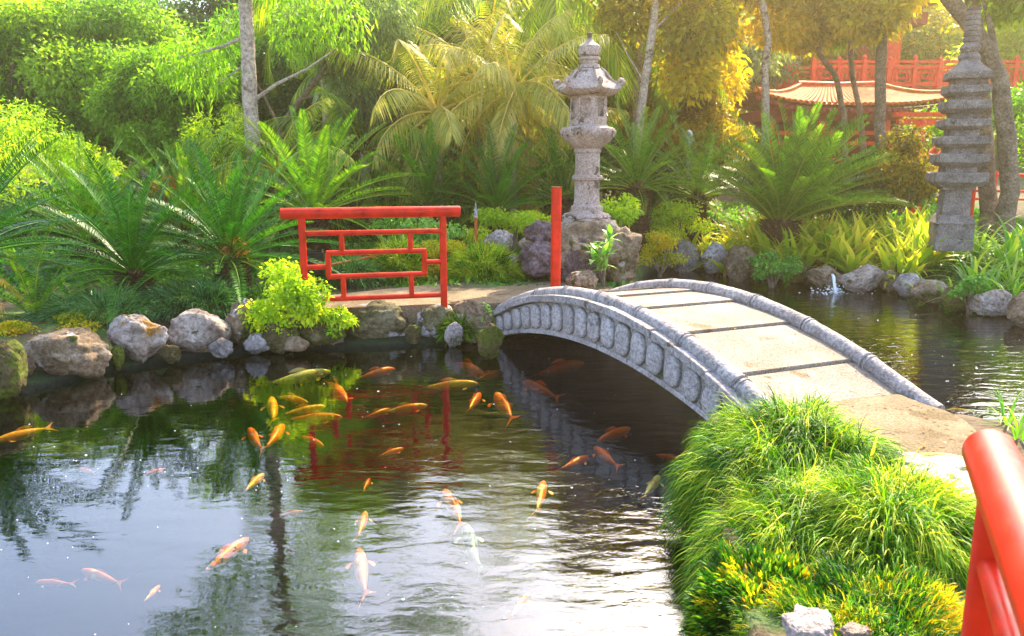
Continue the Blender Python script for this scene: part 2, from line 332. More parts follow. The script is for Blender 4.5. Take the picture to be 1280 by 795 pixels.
def sdf(x, y):
    x = np.asarray(x, float); y = np.asarray(y, float)
    d = np.full(x.shape, 1e9); inside = np.zeros(x.shape, bool); n = len(PA)
    for i in range(n):
        ax, ay = PA[i]; bx, by = PA[(i+1) % n]
        ex, ey = bx-ax, by-ay; wx, wy = x-ax, y-ay
        tt = np.clip((wx*ex+wy*ey)/(ex*ex+ey*ey), 0, 1)
        d = np.minimum(d, (wx-ex*tt)**2+(wy-ey*tt)**2)
        c = ((ay > y) != (by > y)) & (x < (bx-ax)*(y-ay)/((by-ay) if by != ay else 1e-9)+ax)
        inside ^= c
    d = np.sqrt(d); return np.where(inside, -d, d)
def sm(a, b, x):
    t = np.clip((x-a)/(b-a), 0, 1); return t*t*(3-2*t)
def land(x, y, d=None):
    x = np.asarray(x, float); y = np.asarray(y, float)
    if d is None: d = sdf(x, y)
    nz = .04*np.sin(x*1.7+y*.9)*np.cos(y*1.3-x*.6)+.025*np.sin(x*4.1)*np.sin(y*3.7)
    up = .36+.30*sm(.8, 4.5, d)*sm(8.5, 11, y)+.10*np.maximum(y-15, 0)**1.12*.9+nz*sm(.2, 1.5, d)
    up = np.minimum(up, 6.0)
    path = sm(1.3, .9, np.abs(y-9.0+.15*x))*sm(1.4, 0.6, x)*sm(-4, -2.5, x)*0
    soft = sm(-.35, -.75, x)+sm(2.2, 2.8, x)*sm(8.0, 8.6, y); soft = np.clip(soft, 0, 1)
    e1 = -.75+(.75+up)*sm(-.10, .10, d); e2 = -.75+.80*sm(-.12, .04, d)+(up-.05)*sm(.05, 1.05, d)**.9
    return e1*(1-soft)+e2*soft
def zl(x, y): return float(land(np.array([x]), np.array([y]))[0])

def axis(segs):
    out = []
    for a, b, st in segs: out += list(np.arange(a, b-1e-6, st))
    out.append(segs[-1][1]); return np.array(out)
xs = axis([(-200, -40, 20), (-40, -12, 2), (-12, -7, .5), (-7, 7.5, .085), (7.5, 12, .5), (12, 40, 2), (40, 200, 20)])
ys = axis([(-60, -10, 10), (-10, 1.5, .8), (1.5, 14.5, .085), (14.5, 20, .5), (20, 60, 2), (60, 300, 20)])
X, Y = np.meshgrid(xs, ys); Z = land(X.ravel(), Y.ravel())
nx, ny = len(xs), len(ys); idx = np.arange(nx*ny).reshape(ny, nx)
F = np.stack([idx[:-1, :-1].ravel(), idx[:-1, 1:].ravel(), idx[1:, 1:].ravel(), idx[1:, :-1].ravel()], 1)
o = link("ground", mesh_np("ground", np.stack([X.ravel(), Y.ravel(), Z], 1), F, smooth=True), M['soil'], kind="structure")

# water: one closed slab whose sides are buried in the banks
def water():
    mb = MB(); pts = []
    for i, (x, y) in enumerate(POND): pts.append((x, y))
    # push outline outward a little into the banks
    n = len(pts); op = []
    for i in range(n):
        a = Vector(pts[i-1]); b = Vector(pts[i]); c = Vector(pts[(i+1) % n])
        t = (c-a).normalized(); nr = Vector((t.y, -t.x)); op.append(b+nr*.045)
    vs = [(p.x, p.y, 0) for p in op]+[(p.x, p.y, -.9) for p in op]
    fs = [tuple(range(n)), tuple(range(2*n-1, n-1, -1))]+[(i+n, (i+1) % n+n, (i+1) % n, i) for i in range(n)]
    mb.add(vs, fs)
    o = mb.build("pond_water", M['water'], smooth=False); o["kind"] = "structure"; return o
water()

# ------------------------------------------------------------------ rocks
def rock_mesh(name, size, seed, cuts=9, rough=.16, sub=5, lump=1.0, flat=None):
    import bmesh
    rnd = random.Random(seed); bm = bmesh.new(); bmesh.ops.create_icosphere(bm, subdivisions=sub, radius=1)
    V = np.array([v.co[:] for v in bm.verts])
    for k in range(cuts):
        n = np.array([rnd.gauss(0, 1), rnd.gauss(0, 1), rnd.gauss(0, .8)]); n /= np.linalg.norm(n)
        h = rnd.uniform(.62, .88); dd = V@n; ex = np.maximum(dd-h, 0); V -= np.outer(ex*.88, n)
    if flat: V[:, 2] = np.where(V[:, 2] > flat, flat+(V[:, 2]-flat)*.12, V[:, 2])
    off = Vector((seed*3.1 % 50, seed*1.7 % 50, seed*.9 % 50))
    for i, v in enumerate(bm.verts):
        p = Vector(V[i]); q = p*1.4+off
        s = 1+rough*lump*noise.noise(q)*1.2+rough*.6*noise.noise(q*2.7)+rough*.35*noise.noise(q*6.3)+rough*.22*noise.noise(q*13)-rough*.9*max(0, .10-abs(noise.noise(q*1.9+Vector((7, 3, 1)))))*2.2
        p = p*s; v.co = (p.x*size[0], p.y*size[1], p.z*size[2])
    for f in bm.faces: f.smooth = True
    me = D2.meshes.new(name); bm.to_mesh(me); bm.free(); return me
def rock_px(x0, x1, y0, y1, mat, label, seed, depth=.8, z0=.04, D=None, group=None, rz=0.0, cat="boulder", rough=.16, cuts=9, dd=0.0, flat=None, wide=1.06, parent=None, name="boulder", tilt=0):
    """boulder that spans the given photo box, standing at its real distance"""
    cx = (x0+x1)/2
    if D is None: D = G(cx, y1, z0).y
    b = P(cx, y1, D); t = P(cx, y0, D); wdt = (P(x1, y1, D)-P(x0, y1, D)).length/2*wide; h = (t.z-b.z)
    c = Vector((b.x, D+wdt*depth*.38+dd, b.z+h*.43)); k = (c.y/D)
    c.x *= k
    me = rock_mesh(name, (wdt*k, wdt*depth, h*.58*k), seed, cuts=cuts, rough=rough, flat=flat)
    o = link(name, me, M[mat], parent, c, rot=(0, R(tilt), rz))
    if parent is None: tag(o, label, cat, group)
    return o
GL = "boulders along the left pond edge"
rock_px(-40, 34, 424, 492, 'rock_moss', "dark mossy boulder at the left edge of the photo by the pond", 3, group=GL)
rock_px(30, 146, 408, 468, 'rock_brown', "wide low boulder mottled brown and pale, below yellow ground cover", 5, depth=.6, group=GL, rough=.2)
rock_px(146, 210, 391, 453, 'rock_pale', "tall boulder with pale top and dark underside, between two wider boulders", 8, group=GL)
rock_px(211, 287, 390, 442, 'rock_pale', "rounded pale boulder with rust stain beside the tilted brown rock", 13, group=GL, rough=.1, cuts=5)
rock_px(282, 324, 374, 434, 'rock_brown', "narrow tilted brown boulder left of the lime green shrub", 17, group=GL, tilt=20)
rock_px(264, 292, 424, 446, 'rock_grey', "small bluish grey stone at the waterline below the rounded boulder", 19, group=GL)
rock_px(200, 226, 432, 452, 'rock_moss', "small dark wet stone at the waterline between pale boulders", 23, group=GL)
rock_px(322, 372, 405, 438, 'rock_moss', "dark rock half hidden under the lime green shrub", 29, group=GL)
rock_px(372, 430, 395, 432, 'rock_moss', "dark mossy rock right of the lime green shrub", 31, group=GL)
rock_px(416, 522, 380, 426, 'rock_lichen', "long low boulder with white lichen patches below the red fence", 37, depth=.55, group=GL, cuts=12)
rock_px(516, 576, 384, 424, 'rock_lichen', "small lichen spotted boulder below the right post of the red fence", 41, group=GL)
rock_px(562, 622, 378, 424, 'rock_brown', "rough brown boulder against the far end of the stone bridge", 43, group=GL, depth=.6, cuts=12, rough=.24)
rock_px(596, 630, 408, 444, 'rock_moss', "dark wet stone under the far end of the bridge", 47, group=GL, depth=.6)
for i, (a, b, c, d, mt, lb) in enumerate([
    (140, 158, 432, 460, 'rock_moss', "small dark wedge stone between the wide boulder and the tall pale one"),
    (20, 44, 445, 476, 'rock_brown', "brown stone wedged right of the dark mossy boulder at the left edge"),
    (306, 336, 418, 440, 'rock_grey', "low grey stone below the narrow tilted boulder"),
    (352, 384, 420, 440, 'rock_brown', "low brown stone at the waterline under the lime shrub"),
    (408, 430, 408, 430, 'rock_brown', "small stone left of the long lichened boulder"),
    (505, 528, 406, 428, 'rock_moss', "small mossy stone between the two lichened boulders"),
    (556, 578, 404, 430, 'rock_grey', "small grey stone left of the grass tuft by the bridge end"),
    (60, 96, 400, 424, 'rock_moss', "dark stone behind the wide low boulder"),
    (180, 214, 378, 404, 'rock_brown', "brown stone behind the tall pale boulder"),
    (244, 280, 376, 398, 'rock_moss', "half buried stone behind the rounded pale boulder")]):
    rock_px(a, b, c, d, mt, lb, 150+i*2, depth=.7, group=GL, z0=.04 if c > 399 else .2)
GR = "boulders along the right bank of the channel"
for i, (a, b, c, d, mt, lb) in enumerate([
    (832, 876, 300, 336, 'rock_grey', "grey boulder at the left end of the right bank row"),
    (872, 908, 303, 341, 'rock_grey', "purplish grey boulder, second from left in the right bank row"),
    (905, 943, 309, 346, 'rock_brown', "rusty brown boulder left of the small green creeping leaves"),
    (978, 1014, 330, 352, 'rock_moss', "small dark stone right of the creeping leaves"),
    (1010, 1052, 332, 357, 'rock_brown', "brown boulder left of the water splash"),
    (1052, 1104, 332, 363, 'rock_pale', "wide pale boulder behind the water splash"),
    (1100, 1126, 338, 362, 'rock_brown', "small rusty stone between pale and grey boulders on the right bank"),
    (1118, 1150, 342, 369, 'rock_grey', "upright grey boulder right of the water splash"),
    (1142, 1182, 349, 377, 'rock_brown', "round ochre boulder below the stone pagoda"),
    (1178, 1216, 357, 386, 'rock_moss', "dark mossy boulder under long grass leaves on the right bank"),
    (1214, 1262, 362, 392, 'rock_pale', "pale boulder near the right edge of the photo"),
    (1256, 1310, 370, 404, 'rock_brown', "brown boulder cut off by the right edge of the photo")]):
    rock_px(a, b, c, d, mt, lb, 60+i*3, depth=.75, group=GR, rough=.15)

# lantern base: rough rock pile
LB = 10.0
pile = thing("rock_plinth", "rough porous rock plinth that carries the stone lantern", "rock plinth", (P(728, 350, LB+.5).x, LB+.6, .40))
def pile_rock(x0, x1, y0, y1, mt, seed, D, depth=.8, flat=None, cuts=9, rough=.25):
    o = rock_px(x0, x1, y0, y1, mt, "", seed, depth=depth, D=D, parent=None, flat=flat, cuts=cuts, rough=rough, name="rock")
    for k in ("label", "category", "group"):
        if k in o: del o[k]
    o.parent = pile; o.location = o.location-pile.location; return o
pile_rock(650, 806, 268, 356, 'rock_brown', 101, LB+.15, .75, flat=.72, cuts=14, rough=.2)
pile_rock(648, 704, 298, 342, 'rock_purple', 103, LB, .8)
pile_rock(655, 700, 276, 306, 'rock_purple', 104, LB+.1, .8)
pile_rock(700, 752, 296, 352, 'rock_purple', 107, LB-.1, .6)
pile_rock(745, 800, 290, 345, 'rock_brown', 109, LB, .6)
rock_px(710, 748, 338, 362, 'rock_brown', "small reddish brown rock between red post and broad leaved plant", 113, D=9.25)
rock_px(606, 642, 288, 318, 'rock_pale', "pale rounded rock on the slope left of the lantern plinth", 117, D=11.2)
rock_px(620, 655, 318, 345, 'rock_grey', "grey rock at the foot of the mossy slope left of the plinth", 119, D=10.2)

# ------------------------------------------------------------------ stone lantern
LD = LB+.75; LX = P(733, 275, LD).x
def lz(py): return P(733, py, LD).z
z0 = lz(279); lan = thing("stone_lantern", "carved stone lantern with scrolled roof standing on the rock plinth", "stone lantern", (LX, LD, z0), R(15))
pxm = (P(743, 200, LD)-P(733, 200, LD)).length/10
def h(py): return lz(py)-z0
def zz(prof): return [(r*pxm, h(y)) for r, y in prof]
mb = MB(); mb.lathe(zz([(34, 284), (35, 279), (34, 274), (31, 271)]), 6, twist=R(15)); bevel(mb.build("base_slab", M['lantern'], lan, smooth=False), .008)
mb = MB()
mb.lathe(zz([(27, 273), (30, 270), (28, 267), (21, 265), (20, 262)]), 48)
mb.build("base_ring", M['lantern'], lan)
for k in range(14):
    a = 2*math.pi*k/14; mb = MB(); r = 27*pxm
    mb.lathe([(.001, -.030), (.035, -.02), (.048, 0), (.035, .022), (.001, .032)], 10, (math.cos(a)*r, math.sin(a)*r, h(271)))
    mb.build("base_petal", M['lantern'], lan)
mb = MB()
mb.lathe(zz([(19, 266), (20, 262), (20, 258), (17, 256), (16, 250), (15.5, 230), (15.8, 226), (18.5, 225), (19.5, 222), (18.5, 219), (15.8, 218), (15.3, 205), (15.3, 192), (17, 190), (17, 187), (15, 185)]), 40)
mb.build("shaft", M['lantern'], lan)
mb = MB()
mb.lathe(zz([(15, 187), (20, 183), (27, 177), (31, 172), (33.5, 168), (34, 165), (33, 161), (30, 159.5), (24, 158)]), 96,
         mod=lambda a, t: 1+.035*math.cos(a*12)*math.sin(math.pi*min(1, t*1.3)) if t < .75 else 1)
mb.build("lotus_bowl", M['lantern'], lan)
mb = MB()
for k in range(18):   # carved scrollwork on the bowl rim
    a = 2*math.pi*k/18; pts = []
    for q in range(9):
        tt = q/8; aa = a+.30*tt; yy = 171-7*math.sin(tt*math.pi)+1.5*math.sin(tt*6)
        rr = np.interp(yy, [164, 168, 172, 177], [34.3, 34.0, 31.6, 27.6])*pxm
        pts.append((rr*math.cos(aa), rr*math.sin(aa), h(yy)))
    mb.tube(pts, .009, 6)
mb.build("carved_scrollwork", M['lantern'], lan)
# fire box: hexagonal with recessed windows
def hexpt(r, k): a = math.pi/3*k+math.pi/6; return Vector((r*math.cos(a), r*math.sin(a), 0))
rb = 23*pxm; zb0, zb1 = h(160), h(117)
mb = MB(); mb.lathe([(rb*1.08, zb0-.01), (rb*1.10, zb0+.035), (rb*.98, zb0+.04)], 6, twist=math.pi/6); bevel(mb.build("fire_box_sill", M['lantern'], lan, smooth=False), .004)
for k in range(6):
    a, b = hexpt(rb, k), hexpt(rb, k+1); e = (b-a); L_ = e.length; e.normalize(); nrm = Vector((e.y, -e.x, 0)); 
    mb = MB(); H0, H1 = zb0+.04, zb1
    rot = math.atan2(e.y, e.x); mid = (a+b)/2
    fw = .055; hh = H1-H0
    for c_, d_ in (((-L_/2+fw/2), (fw, hh)), ((L_/2-fw/2), (fw, hh))):
        mb.box(mid+e*c_-nrm*.02+Vector((0, 0, (H0+H1)/2)), (d_[0], .04, d_[1]), rot)
    mb.box(mid-nrm*.02+Vector((0, 0, H0+.05)), (L_-2*fw, .04, .10), rot)
    mb.box(mid-nrm*.02+Vector((0, 0, H1-.035)), (L_-2*fw, .04, .07), rot)
    bevel(mb.build("fire_box_panel", M['lantern'], lan, smooth=False), .004)
    mb = MB(); ww = L_-2*fw; wz0, wz1 = H0+.10, H1-.07
    if k % 2 == 0:
        for s in (-1, 1):
            for q in range(-3, 4):
                c0 = Vector((q*.038, 0)); pts = []
                for tt in (-.12, .12):
                    u_ = q*.04+tt*s; v_ = tt*1.15
                    uu = max(-ww/2, min(ww/2, u_)); vv = (wz0+wz1)/2+(v_ if abs(u_-uu) < 1e-9 else (uu-q*.04)/s*1.15)
                    vv = max(wz0, min(wz1, vv))
                    pts.append(mid+e*uu-nrm*.022+Vector((0, 0, vv)))
                if (pts[0]-pts[1]).length > .02: mb.tube(pts, .006, 6)
        mb.build("lattice", M['lantern'], lan)
    else:
        mb.box(mid-nrm*.032+Vector((0, 0, (wz0+wz1)/2)), (ww, .012, wz1-wz0), rot)
        for q in range(5):
            u_ = random.uniform(-.3, .3)*ww; v_ = wz0+(wz1-wz0)*(.15+.17*q)
            mb.lathe([(.001, -.02), (.024, -.01), (.03, 0), (.024, .01), (.001, .02)], 8, mid+e*u_-nrm*.026+Vector((0, 0, v_)))
        mb.build("relief_panel", M['lantern'], lan)
# roof, hexagonal with swept eaves
mb = MB(); prof = [(20, 119.5), (30, 120), (37, 117), (40, 113), (38.5, 109.5), (33, 106), (27, 101), (22, 94), (18, 89), (13, 86)]
def roofmod(a, t):
    q = ((a-math.pi/6) % (math.pi/3))/(math.pi/3); c = abs(q-.5)*2
    return (1-.10*(1-c**2))*(1+.05*c**6)
vs = []; n = 72; mm = len(prof)
for i, (r, y) in enumerate(prof):
    for j in range(n):
        a = 2*math.pi*j/n; q = ((a-math.pi/6) % (math.pi/3))/(math.pi/3); c = abs(q-.5)*2
        rr = r*pxm*roofmod(a, 0); zz_ = h(y)+(.045*c**5)*max(0, (r-22)/18)
        vs.append((rr*math.cos(a), rr*math.sin(a), zz_))
fs = [(i*n+j, i*n+(j+1) % n, (i+1)*n+(j+1) % n, (i+1)*n+j) for i in range(mm-1) for j in range(n)]
fs += [tuple(range(n-1, -1, -1)), tuple(range((mm-1)*n, mm*n))]
mb.add(vs, fs); mb.build("roof", M['lantern'], lan, ang=50)
for k in range(6):
    a = math.pi/6+k*math.pi/3; ca, sa = math.cos(a), math.sin(a); mb = MB(); pts = []; rr = []
    for r, y in [(15, 87), (20, 91), (25, 98), (31, 104), (37, 107)]:
        pts.append((ca*r*pxm, sa*r*pxm, h(y)+.012)); rr.append(.016)
    for q in range(9):
        t_ = q/8*math.pi*1.6; sc2 = 1-.5*q/8
        pts.append((ca*(39*pxm+.045*sc2*math.sin(t_)), sa*(39*pxm+.045*sc2*math.sin(t_)), h(106)+.0+.045*(1-math.cos(t_)*sc2)-.02)); rr.append(.024)
    mb.tube(pts, rr, 10); mb.build("corner_scroll", M['lantern'], lan)
mb = MB(); mb.lathe(zz([(12, 87), (13.5, 85), (13, 82), (10, 80), (11, 76), (13.5, 75), (13.5, 72.5), (11, 71)]), 32); mb.build("finial_neck", M['lantern'], lan)
mb = MB(); mb.lathe(zz([(9, 71.5), (12.5, 69), (13.8, 64), (13, 58), (9, 54.5), (5.5, 52.5), (3.4, 49), (3, 44), (3.6, 41.5), (2, 40.2), (.1, 40)]), 32,
                     mod=lambda a, t: 1+.02*math.cos(a*10)); mb.build("onion_finial", M['lantern'], lan)

# ------------------------------------------------------------------ stone pagoda
PD = 11.6; pb = P(1187, 304, PD); pg = thing("stone_pagoda", "weathered seven-tiered stone pagoda on a square pedestal among strap leaves", "stone pagoda", pb, R(-15))
pm = (P(1200, 200, PD)-P(1190, 200, PD)).length/10
def ph(py): return P(1195, py, PD).z-pb.z
rr_ = 1/1.38
def slab(name, y0, y1, w0, w1=None, flare=0, parent=pg, mat='pagoda'):
    """square block between photo rows y1 (bottom) and y0 (top); w in photo pixels"""
    w1 = w1 or w0; a = w0*pm*rr_/2*1.04; b = w1*pm*rr_/2*1.04; zb, zt = ph(y1), ph(y0); mb = MB()
    if flare:   # overhanging tier: chamfered underside, slightly hollow sides, rising corners
        zm = zb+(zt-zb)*.30; zn = zb+(zt-zb)*.92; n = 6; rings = [(b*.80, zb, 0), (b, zm, .012), (b*.995, zn, .02), (b*.93, zt, .012)]
    else: n = 2; rings = [(b, zb, 0), (a, zt, 0)]
    vs = []
    for r, z, lift in rings:
        for s in range(4):
            c0 = [(-1, -1), (1, -1), (1, 1), (-1, 1)][s]; c1 = [(-1, -1), (1, -1), (1, 1), (-1, 1)][(s+1) % 4]
            for q in range(n):
                t_ = q/n; x = c0[0]+(c1[0]-c0[0])*t_; y = c0[1]+(c1[1]-c0[1])*t_; e_ = abs(t_-.5)*2
                jz = random.uniform(-.003, .003)
                vs.append((x*r*(1+.012*e_)+jz, y*r*(1+.012*e_), z+lift*e_**2+jz))
    m_ = 4*n; fs = [(i*m_+j, i*m_+(j+1) % m_, (i+1)*m_+(j+1) % m_, (i+1)*m_+j) for i in range(len(rings)-1) for j in range(m_)]
    fs += [tuple(range(m_-1, -1, -1)), tuple(range((len(rings)-1)*m_, len(rings)*m_))]
    mb.add(vs, fs); o = mb.build(name, M[mat], parent, smooth=False); bevel(o, .007); return o
slab("pedestal", 278, 312, 56, 57); slab("pedestal_cap", 268, 278.5, 46, 60)
slab("body", 233, 268.5, 39, 42)
for k in range(4):
    a = k*math.pi/2; mb = MB(); c_ = 39*pm*rr_/2*1.05+.002; pts = [(c_*math.sin(a)+math.cos(a)*.13*math.cos(q), -c_*math.cos(a)+math.sin(a)*.13*math.cos(q), ph(250)+.13*math.sin(q)) for q in np.linspace(0, 2*math.pi, 25)]
    mb.tube(pts, .010, 6, cap=False); mb.build("circle_relief", M['pagoda'], pg)
tiers = [(107.5, 122, 60), (126.5, 143, 63), (149.5, 163.5, 66), (171, 186, 70), (192.5, 209, 73), (215.5, 234, 76)]
for i, (a, b, w_) in enumerate(tiers):
    slab("tier", a+.5, b-1.5, w_, w_, flare=1); slab("tier_neck", b-2.5, (tiers[i+1][0]+2 if i < 5 else b+3), w_*.64)
slab("tier_neck", 99, 109, 42)
# top roof: hollow pyramid
mb = MB(); prof = [(58, 100), (60, 98), (59, 91), (46, 87), (34, 82), (26, 77), (23, 74)]; vs = []
for w_, y in prof:
    r = w_*pm*rr_/2*1.04; vs += [(-r, -r, ph(y)), (r, -r, ph(y)), (r, r, ph(y)), (-r, r, ph(y))]
fs = [(i*4+j, i*4+(j+1) % 4, (i+1)*4+(j+1) % 4, (i+1)*4+j) for i in range(len(prof)-1) for j in range(4)]+[(3, 2, 1, 0), (24, 25, 26, 27)]
mb.add(vs, fs); bevel(mb.build("top_roof", M['pagoda'], pg, smooth=False), .007)
mb = MB(); pr = [(11.5, 75), (12.5, 72), (11, 68), (8.5, 66), (11, 63), (12, 60), (10, 56), (7.5, 54)]
for k in range(6):
    y = 52-k*6.8; r = 9.2-.25*k; pr += [(r-1.6, y+1), (r, y), (r+.2, y-2.5), (r-.4, y-4.6), (r-1.8, y-5.2)]
pr += [(8.6, 12), (8.6, 10.5), (.1, 10)]
mb.lathe([(r*pm, ph(y)) for r, y in pr], 28); mb.build("ringed_finial", M['pagoda'], pg)

# ------------------------------------------------------------------ stone bridge
TH = .411; BO = Vector((-.1217, 8.2901, 0)); bd = Vector((math.sin(TH), -math.cos(TH), 0)); bn = Vector((math.cos(TH), math.sin(TH), 0))
S0 = 2.06; KO = .07; KW = 1.14
def ztop(s): return .835-.094*(s-S0)**2 if s < 3.75 else .835-.094*(3.75-S0)**2-.36*(s-3.75)+.03*(s-3.75)**2
def zbot(s): return .372-.072*(s-S0)**2
def BP(s, off, z): v = BO+bd*s+bn*off; return Vector((v.x, v.y, z))
br = thing("stone_bridge", "small arched granite footbridge with bamboo-shaped kerbs and oval reliefs over the pond", "footbridge")
SA, SB = -.28, 4.05
def arch_solid(name, s0, s1, o0, o1, f0, f1, mat, n=4, gap=.0, bev=.006):
    """block following the arch between lateral offsets o0..o1 and height functions f0 (bottom) f1 (top)"""
    mb = MB(); vs = []
    for i in range(n+1):
        s = s0+gap+(s1-s0-2*gap)*i/n
        vs += [BP(s, o0, f0(s)), BP(s, o1, f0(s)), BP(s, o1, f1(s)), BP(s, o0, f1(s))]
    fs = [(i*4+j, (i+1)*4+j, (i+1)*4+(j+1) % 4, i*4+(j+1) % 4) for i in range(n) for j in range(4)]+[(0, 1, 2, 3), (n*4+3, n*4+2, n*4+1, n*4)]
    mb.add(vs, fs); o = mb.build(name, M[mat], br, smooth=False)
    if bev: bevel(o, bev)
    return o
FW = KW+2*KO
# side walls (near and far), soffit arch
arch_solid("side_wall", SA, SB, .0, .10, zbot, lambda s: ztop(s)-.135, 'granite_wall', 40, bev=.004)
arch_solid("side_wall", SA, SB, FW-.10, FW, zbot, lambda s: ztop(s)-.135, 'granite', 40, bev=.004)
arch_solid("arch_slab", SA, SB, .102, FW-.102, lambda s: zbot(s)+.012, lambda s: ztop(s)-.20, 'granite_dirty', 30, bev=0)
# raised lip along the lower edge of the near face
arch_solid("lower_moulding", SA, SB, -.012, -.001, lambda s: zbot(s)+.002, lambda s: zbot(s)+.045, 'granite', 40, bev=.003)
ncs = 7
for sd_, (oa, ob) in enumerate(((-.055, KO+.02), (FW-KO-.02, FW+.055))):
    ed = np.linspace(SA-.06, SB+.15, ncs+1)
    for i in range(ncs):
        dz = random.uniform(-.006, .010); dl = random.uniform(-.012, .008)
        o = arch_solid("coping_stone", ed[i], ed[i+1], oa+(dl if sd_ == 0 else 0), ob-(dl if sd_ else 0), lambda s: ztop(s)-.133+dz, lambda s: ztop(s)-.068+dz, 'granite_dirty', 5, .003, .008)
# bamboo-like kerb rolls: jointed cylinders
kerb_m = M['granite_dirty']
for sd_, off in enumerate((KO, KO+KW)):
    s_a, s_b = (SA-.1, 4.35) if sd_ == 0 else (SA-.1, 4.28)
    nseg = 8; ed = np.linspace(s_a, s_b, nseg+1)
    for i in range(nseg):
        mb = MB(); pts = []; rr = []
        m_ = 12
        for q in range(m_+1):
            t_ = q/m_; s = ed[i]+.004+(ed[i+1]-ed[i]-.008)*t_
            bul = max(0, 1-min(t_, 1-t_)*m_/1.2)
            pts.append(BP(s, off, ztop(s)-.058)); rr.append(.060+.010*bul*(1 if 0 < t_ < 1 else .2)+random.uniform(-.001, .001))
        mb.tube(pts, rr, 16); mb.build("kerb_segment", kerb_m, br)
        if i < nseg-1:      # double raised ring at each joint
            for ds in (-.02, .02):
                mb = MB(); s = ed[i+1]+ds; p = BP(s, off, ztop(s)-.058); q_ = BP(s+.01, off, ztop(s+.01)-.058); mb.tube([p, q_], .068, 16); mb.build("joint_ring", kerb_m, br)
# deck slabs with shadow gaps, each one lying a step lower than the last
joints = [-.50, .35, 1.10, 1.77, 2.35, 2.98, 3.62, 4.30]
for i in range(len(joints)-1):
    a, b = joints[i], joints[i+1]; st = .012
    arch_solid("deck_slab", a, b, KO+.045, KO+KW-.045, lambda s: ztop(s)-.17, lambda s: ztop(s)-.082+st*(1.7*(s-a)/(b-a)-.7), 'deck', 6, .006, .004)
# oval reliefs
def oval_mesh():
    mb = MB(); n = 20; vs = []
    rings = [(.94, 0), (1.0, .018), (.95, .032), (.75, .040), (.38, .043)]
    for k, y in rings:
        for j in range(n):
            a = 2*math.pi*j/n; ca, sa = math.cos(a), math.sin(a)
            ex = .8; vs.append((.082*k*abs(ca)**ex*(1 if ca > 0 else -1), -y, .132*k*abs(sa)**ex*(1 if sa > 0 else -1)))
    vs.append((0, -.044, 0)); c_ = len(vs)-1
    fs = [(i*n+j, i*n+(j+1) % n, (i+1)*n+(j+1) % n, (i+1)*n+j) for i in range(len(rings)-1) for j in range(n)]
    fs += [(4*n+j, 4*n+(j+1) % n, c_) for j in range(n)]
    mb.add(vs, fs); return mb.mesh("oval_relief", True, 50)
om = oval_mesh(); om.materials.append(M['granite'])
for side in (0, 1):
    for i in range(-1, 18):
        s = i*.2231+.02
        if s < SA+.1 or s > SB-.1: continue
        zc = (ztop(s)-.135+zbot(s)+.045)/2; sl_ = (ztop(s+.05)-ztop(s-.05)+zbot(s+.05)-zbot(s-.05))/.2
        o = link("oval_relief", om, None, br, BP(s, -.0005 if side == 0 else FW+.0005, zc-.004)); o.rotation_mode = 'QUATERNION'
        yaw = math.atan2(bd.y, bd.x)+(0 if side == 0 else math.pi)
        hh = (ztop(s)-.135-zbot(s)-.045)
        o.rotation_quaternion = Quaternion((0, 0, 1), yaw) @ Quaternion((0, 1, 0), -math.atan(sl_)*(1 if side == 0 else -1)*.55)
        o.scale = (1.12*random.uniform(.95, 1.04), 1, hh/.29*random.uniform(.95, 1.02))
# abutments
arch_solid("abutment", -.55, SA, .02, FW-.02, lambda s: -.6, lambda s: ztop(s)-.16, 'granite_dirty', 3)
arch_solid("abutment", SB, 4.45, .02, FW-.02, lambda s: -.6, lambda s: ztop(s)-.16, 'granite_dirty', 3)

# ------------------------------------------------------------------ paths
def sheet(name, poly, z, mat, th=.05, jitter=.0):
    mb = MB(); n = len(poly); vs = [(x, y, z) for x, y in poly]+[(x, y, z-th) for x, y in poly]
    fs = [tuple(range(n)), tuple(range(2*n-1, n-1, -1))]+[(i+n, (i+1) % n+n, (i+1) % n, i) for i in range(n)]
    mb.add(vs, fs); return mb.build(name, M[mat], smooth=False)
def smooth_poly(pts, k=2):
    for _ in range(k):
        q = []
        for i in range(len(pts)):
            a, b = Vector(pts[i]), Vector(pts[(i+1) % len(pts)]); q += [a*.75+b*.25, a*.25+b*.75]
        pts = q
    return [tuple(p) for p in pts]
far_path = smooth_poly([g2(372, 388, .38), g2(470, 383, .40), g2(545, 379, .40), g2(600, 379, .40), (BP(-.15, .1, 0).x, BP(-.15, .1, 0).y), (BP(-.15, 1.1, 0).x, BP(-.15, 1.1, 0).y), (1.25, 9.15), g2(752, 350, .40), g2(640, 349, .40), g2(560, 353, .40), g2(480, 361, .40), g2(380, 372, .40), g2(330, 380, .40)], 2)
o = sheet("path", far_path, .395, 'sand', .2); o["kind"] = "structure"
b1, b2 = BP(4.0, .1, 0), BP(4.0, 1.15, 0)
near_path = smooth_poly([(b1.x, b1.y), (b2.x, b2.y), (2.55, 4.9), (2.68, 4.6), (2.6, 4.2), (2.4, 3.75), (2.15, 3.5), (1.9, 3.6), (1.75, 4.0), (1.6, 4.3)], 1)
o = sheet("path", near_path, .40, 'sand', .2); o["kind"] = "structure"
fl = thing("flagstone_paving", "pale broken flagstones between the sandy path and the foreground railing", "paving", (2.05, 3.3, .43))
rnd = random.Random(4)
